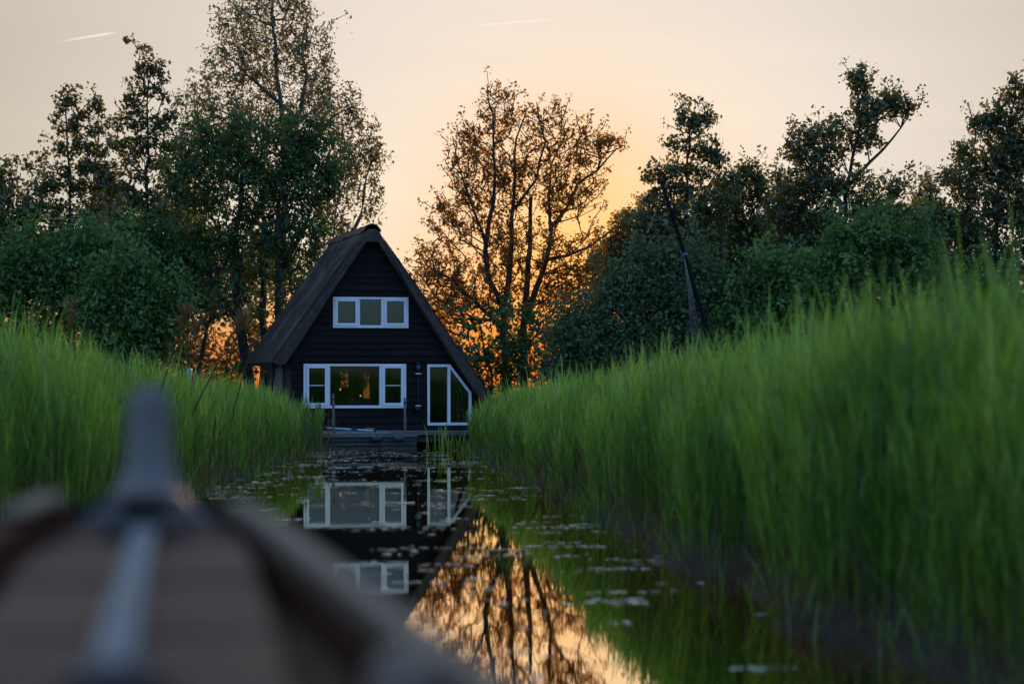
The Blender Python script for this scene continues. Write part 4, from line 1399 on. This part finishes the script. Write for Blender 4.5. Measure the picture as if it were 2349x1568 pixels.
# ------------------------------------------------------------------ reeds
def ribbons(B, az, L, lean, curl, wid, seg=4, twist=0.0):
    """Tapered arching blades. B (n,3) roots."""
    n = len(B)
    t = np.linspace(0, 1, seg + 1)
    ang = lean[:, None] + curl[:, None] * t[None] ** 1.5            # angle from the vertical
    ds = (L / seg)[:, None]
    r = np.concatenate([np.zeros((n, 1)), np.cumsum(np.sin(ang[:, :-1]) * ds, 1)], 1)
    z = np.concatenate([np.zeros((n, 1)), np.cumsum(np.cos(ang[:, :-1]) * ds, 1)], 1)
    c = np.stack([B[:, 0:1] + r * np.cos(az)[:, None], B[:, 1:2] + r * np.sin(az)[:, None], B[:, 2:3] + z], -1)
    prof = np.minimum(1.0, np.array([0.6] + [1.0] * (seg - 1) + [0.06])) * np.concatenate([[1], np.linspace(1, 0.6, seg)])
    sa = az + pi / 2 + NP.normal(0, 0.5, n)
    sv = np.stack([np.cos(sa), np.sin(sa), np.zeros(n)], -1)
    hw = wid[:, None] * prof[None] * 0.5
    Lv = c - sv[:, None] * hw[..., None]
    Rv = c + sv[:, None] * hw[..., None]
    V = np.stack([Lv, Rv], 2).reshape(n, -1, 3)
    k = np.arange(seg)
    f = np.stack([2 * k, 2 * k + 1, 2 * k + 3, 2 * k + 2], -1)
    Fc = (np.arange(n)[:, None, None] * (2 * (seg + 1)) + f[None]).reshape(-1, 4)
    return V.reshape(-1, 3), Fc


def reed_bed(name, label, pos, height, nleaf=8, wid=0.014, lean=(0.0, 0.0)):
    """pos (n,3) roots, height (n,)."""
    n = len(pos)
    Vs, Fs, Ts = [], [], []
    ofs = 0
    fx = np.sin(pos[:, 0] * 1.7 + pos[:, 1] * 0.9) + np.sin(pos[:, 1] * 2.3 - pos[:, 0] * 1.1 + 2)
    fy = np.cos(pos[:, 0] * 1.3 - pos[:, 1] * 1.4) + np.sin(pos[:, 1] * 0.8 + 1)
    wx = 0.05 * fx - 0.02 + NP.normal(0, 0.055, n)       # gusts leave patches leaning together
    wy = 0.05 * fy + NP.normal(0, 0.055, n)
    az = np.arctan2(wy, wx)
    ln = np.hypot(wx, wy)
    height = height * (1 + 0.05 * np.sin(pos[:, 0] * 4.1 + pos[:, 1] * 3.3) + 0.04 * np.sin(pos[:, 1] * 7.7 - pos[:, 0] * 5.0))
    st_t = np.clip(NP.normal(0.42, 0.2, n) + 0.10 * fy, 0, 1)
    V, Fc = ribbons(pos, az, height * 0.93, ln, NP.normal(0.08, 0.06, n), np.full(n, 0.008), 3)
    Vs.append(V); Fs.append(Fc + ofs); Ts.append(np.repeat(st_t, 3)); ofs += len(V)
    for k in range(nleaf):
        f = NP.uniform(0.15 + 0.8 * k / nleaf, 0.23 + 0.8 * k / nleaf, n)
        hh = height * 0.93 * f
        r = hh * np.sin(ln + 0.04 * f)
        B = pos + np.stack([r * np.cos(az), r * np.sin(az), hh], -1)
        a2 = az + k * 2.6 + NP.normal(0, 0.5, n)
        L = height * NP.uniform(0.2, 0.38, n)
        V, Fc = ribbons(B, a2, L, NP.uniform(0.08, 0.36, n), NP.uniform(0.0, 0.75, n), wid * NP.uniform(0.6, 1.2, n), 4)
        Vs.append(V); Fs.append(Fc + ofs); ofs += len(V)
        Ts.append(np.repeat(np.clip(st_t + NP.normal(0, 0.12, n) + 0.15 * (f - 0.5), 0, 1), 4))
    o = quads(name, np.concatenate(Vs), np.concatenate(Ts), M['reed'], None, np.concatenate(Fs))
    return tag(o, label, 'reeds', kind='stuff')


def top_r(y): return np.interp(y, [6, 9, 13, 17, 22, 27, 35, 42, 46], [2.1, 2.03, 1.80, 1.66, 1.55, 1.42, 1.25, 1.15, 1.08])
def top_l(y): return np.interp(y, [8, 14, 17, 21, 25, 31.6, 41, 46], [2.3, 2.2, 2.08, 1.85, 1.70, 1.46, 1.18, 1.08])


def bed(side, y0, y1, depth, dens):
    area = (y1 - y0) * depth
    n = int(area * dens)
    y = NP.uniform(y0, y1, n)
    d = depth * NP.random(n) ** 1.5
    e = xr(y) if side > 0 else xl(y)
    x = e + side * (d + 0.02 + (np.interp(y, [8, 14, 20, 30], [0.12, 0.12, 0.10, 0.03]) if side > 0 else np.interp(y, [10, 30, 40], [0.2, 0.15, 0.03])))
    # clumps and thin places
    keep = (np.sin(x * 3.1 + y * 1.7) + np.sin(x * 1.3 - y * 2.9) + NP.normal(0, 0.8, n)) > -1.3
    x, y, d = x[keep], y[keep], d[keep]
    z = np.maximum(land_h(x, y), -0.15) - 0.03
    tp = (top_r(y) if side > 0 else top_l(y))
    hgt = (tp - z) * np.clip(NP.normal(0.92, 0.10, len(x)), 0.5, 1.25) * np.interp(d, [0, 0.35, 1.0], [0.62, 0.88, 1.0])
    return np.stack([x, y, z], -1), hgt


def cat2(a, b): return np.concatenate([a[0], b[0]]), np.concatenate([a[1], b[1]])


p, h_ = cat2(cat2(bed(1, 5.5, 16, 2.6, 230), bed(1, 16, 30, 3.2, 180)), bed(1, 30, 46, 4.5, 120))
reed_bed('reeds', 'tall bright green reeds along the right bank', p, h_)
p, h_ = cat2(cat2(bed(-1, 9, 20, 2.6, 150), bed(-1, 20, 32, 3.0, 140)), bed(-1, 32, 45.8, 3.6, 120))
# keep the house front and the view under its eave free
k_ = ~((p[:, 1] > 44.8) & (p[:, 0] > -5.0))
reed_bed('reeds', 'bright green reeds along the left bank behind the boat', p[k_], h_[k_])
# low sedge and grass at the water's edge
n = 3600
y = NP.uniform(8, 45, n); sd2 = np.where(NP.random(n) < 0.55, 1, -1)
x = np.where(sd2 > 0, xr(y), xl(y)) + sd2 * NP.normal(0.08, 0.12, n)
k_ = ~((sd2 > 0) & (y < 22) & (NP.random(n) < 0.65))
x, y, sd2 = x[k_], y[k_], sd2[k_]
n = len(x)
z = np.maximum(land_h(x, y), -0.1) - 0.02
V, Fc = ribbons(np.stack([x, y, z], -1), NP.uniform(0, 6.28, n), NP.uniform(0.15, 0.5, n), NP.uniform(0.05, 0.5, n), NP.uniform(0.1, 1.2, n), NP.uniform(0.008, 0.014, n), 4)
tag(quads('sedge', V, np.repeat(np.clip(NP.normal(0.35, 0.2, n), 0, 1), 4), M['reed'], None, Fc), 'short sedge hanging over both water edges', 'sedge', kind='stuff')
n = 3200
y = NP.uniform(7, 46, n); sd2 = np.where(NP.random(n) < 0.5, 1, -1)
x = np.where(sd2 > 0, xr(y), xl(y)) + sd2 * (NP.exponential(0.35, n) - 0.1)
z = np.maximum(land_h(x, y), -0.1) - 0.02
V, Fc = ribbons(np.stack([x, y, z], -1), NP.uniform(0, 6.28, n), NP.uniform(0.3, 1.0, n), NP.uniform(0.1, 1.1, n), NP.uniform(-0.2, 0.9, n), NP.uniform(0.006, 0.012, n), 4)
tag(quads('dead_reed_litter', V, np.repeat(np.clip(NP.normal(0.3, 0.25, n), 0, 1), 4), M['dryreed'], None, Fc), 'bent brown dead reed stems along both banks', 'litter', kind='stuff')

# last year's bleached stems standing among the green
n = 450
y = NP.uniform(8, 45, n); sd2 = np.where(NP.random(n) < 0.5, 1, -1)
x = np.where(sd2 > 0, xr(y), xl(y)) + sd2 * (0.1 + NP.exponential(0.5, n))
z = np.maximum(land_h(x, y), -0.1) - 0.02
ht = np.where(sd2 > 0, top_r(y), top_l(y)) * NP.uniform(0.45, 1.0, n)
V, Fc = ribbons(np.stack([x, y, z], -1), NP.uniform(0, 6.28, n), ht, np.abs(NP.normal(0.05, 0.12, n)), NP.normal(0.1, 0.25, n), np.full(n, 0.009), 4)
tag(quads('dead_reed_stems', V, np.repeat(NP.random(n), 4), M['dryreed'], None, Fc), 'bleached dead stems standing among the green reeds', 'dead reeds', kind='stuff')

# young reeds standing in the water before the ledge
for k, (zx, zt0, lab) in enumerate(((1275, 1400, 'tallest tuft of young reeds in the water under the corner window'), (1400, 1450, 'middle tuft of young reeds in the water under the corner window'),
                                    (1445, 1460, 'right tuft of young reeds in the water under the corner window'))):
    c = house_pt(zx, 1500, WD - 0.45)
    m_ = 16
    pos = np.stack([NP.normal(0, 0.11, m_), NP.normal(0, 0.08, m_), np.full(m_, -0.05)], -1)
    ht = 0.55 if k == 0 else 0.38
    V, Fc = ribbons(pos, NP.uniform(0, 6.28, m_), ht * NP.uniform(0.6, 1.2, m_), NP.uniform(0.02, 0.35, m_), NP.uniform(0, 0.7, m_), np.full(m_, 0.022), 4)
    t_ = tag(empty('reed_tuft', (c[0], c[1], 0)), lab, 'reed tuft', 'young reed tufts before the house')
    quads('blades', V, np.repeat(NP.uniform(0.4, 0.9, m_), 4), M['reed'], t_, Fc)

# tall dry stalks with plumes
DRY = [(160, 700, 24, 'dry reed stalk with a thin plume far left against the dark shrub', 18),
       (432, 715, 27, 'dry reed stalk with a pale plume left of the crooked trunk', 34),
       (452, 745, 31, 'shorter dry reed stalk leaning beside the crooked trunk', 24),
       (562, 730, 30, 'dry reed stalk with a fluffy plume at the chestnut trunk foot', 36),
       (588, 770, 33, 'dry reed stalk leaning left before the low thatch corner', 10)]
for k, (x, y, Y, lab, pl_) in enumerate(DRY):
    top_ = P(x, y, Y)
    bx = min(top_[0] + R.uniform(0.1, 0.35), float(xl(Y)) - 0.35)
    s_ = tag(empty('dry_reed_stalk', (bx, Y, 0.0)), lab, 'dry reed', 'dry reed stalks on the left bank')
    tx, tz = top_[0] - bx, top_[2]
    MB().tube([(0, 0, 0), (tx * 0.35, 0, tz * 0.5), (tx * 0.9, 0, tz * 0.97)], [0.012, 0.010, 0.006], 6).build('stem', M['dryreed'], s_)
    m_ = pl_ * 4
    t = NP.random(m_)
    B = np.stack([tx * (0.88 + 0.12 * t), np.zeros(m_), tz * (0.9 + 0.1 * t)], -1) + NP.normal(0, 0.008, (m_, 3))
    V, Fc = ribbons(B, NP.uniform(0, 6.28, m_), NP.uniform(0.08, 0.18, m_) * (pl_ / 24), NP.uniform(0.3, 1.0, m_), NP.uniform(0.3, 1.2, m_), np.full(m_, 0.013), 3)
    quads('plume', V, np.repeat(NP.uniform(0.3, 1, m_), 3), M['dryreed'], s_, Fc)

# ------------------------------------------------------------------ floating leaves and scum on the water
def floats():
    Vs, Fs = [], []
    n = 0
    def pad(x, y, r, el, a):
        nonlocal n
        k = 8
        for i in range(k):
            t = 2 * pi * i / k + a
            q = r * R.uniform(0.75, 1.1)
            px_, py_ = q * cos(t) * el, q * sin(t)
            Vs.append((x + px_, y + py_, 0.006 + R.uniform(0, 0.004)))
        Fs.append(tuple(range(n, n + k))); n += k
    for _ in range(1200):
        y = 14 + 31 * R.random() ** 0.8
        a, b = float(xl(y)) + 0.05, float(xr(y)) + 0.1
        f = R.random()
        cl = sin(y * 1.9 + f * 4) + sin(y * 0.7 - f * 7)
        edge = min(f, 1 - f)
        if R.random() > 0.22 + 0.3 * (cl > 0.5) + (0.4 if f < 0.2 else 0.12 if f > 0.8 else 0): continue
        x = a + (b - a) * f
        w_ = R.uniform(0.02, 0.26) if R.random() < 0.7 else 0.01
        for q in range(max(1, int(w_ * 45))):
            pad(x + R.gauss(0, w_ * 0.6), y + R.gauss(0, 0.022), R.uniform(0.008, 0.028), R.uniform(1.2, 2.4), R.random() * 6)
    for (x, y, ln) in ((1285, 1245, 90), (1410, 1305, 160), (1415, 1382, 150), (1300, 1275, 60), (1240, 1210, 120), (620, 1200, 80), (540, 1215, 60), (1180, 1495, 60), (1420, 1430, 50), (1750, 1535, 150), (1330, 1210, 60), (1150, 1385, 40), (1010, 1165, 60), (1050, 1190, 50)):
        Yg = H * F / (y - YH)
        m_ = int(ln * (0.2 if y < 1400 else 0.12))
        for q in range(m_):
            pad((x + R.uniform(-ln / 2, ln / 2) - CX) / F * Yg, Yg + R.gauss(0, 0.05), R.uniform(0.006, 0.02), R.uniform(1, 2.2), R.random() * 6)
    for _ in range(60):                              # single petals nearer the boat
        y = R.uniform(11, 20)
        pad(R.uniform(-1.6, 0.7) + 0.04 * (20 - y), y, R.uniform(0.012, 0.028), 1.3, R.random() * 6)
    me = bpy.data.meshes.new('floating_leaves')
    me.from_pydata(Vs, [], Fs); me.update()
    return tag(link('floating_leaves', me, M['pad']), 'pale leaves and petals floating on the canal', 'floating leaves', kind='stuff')


floats()

# ------------------------------------------------------------------ condensation trails
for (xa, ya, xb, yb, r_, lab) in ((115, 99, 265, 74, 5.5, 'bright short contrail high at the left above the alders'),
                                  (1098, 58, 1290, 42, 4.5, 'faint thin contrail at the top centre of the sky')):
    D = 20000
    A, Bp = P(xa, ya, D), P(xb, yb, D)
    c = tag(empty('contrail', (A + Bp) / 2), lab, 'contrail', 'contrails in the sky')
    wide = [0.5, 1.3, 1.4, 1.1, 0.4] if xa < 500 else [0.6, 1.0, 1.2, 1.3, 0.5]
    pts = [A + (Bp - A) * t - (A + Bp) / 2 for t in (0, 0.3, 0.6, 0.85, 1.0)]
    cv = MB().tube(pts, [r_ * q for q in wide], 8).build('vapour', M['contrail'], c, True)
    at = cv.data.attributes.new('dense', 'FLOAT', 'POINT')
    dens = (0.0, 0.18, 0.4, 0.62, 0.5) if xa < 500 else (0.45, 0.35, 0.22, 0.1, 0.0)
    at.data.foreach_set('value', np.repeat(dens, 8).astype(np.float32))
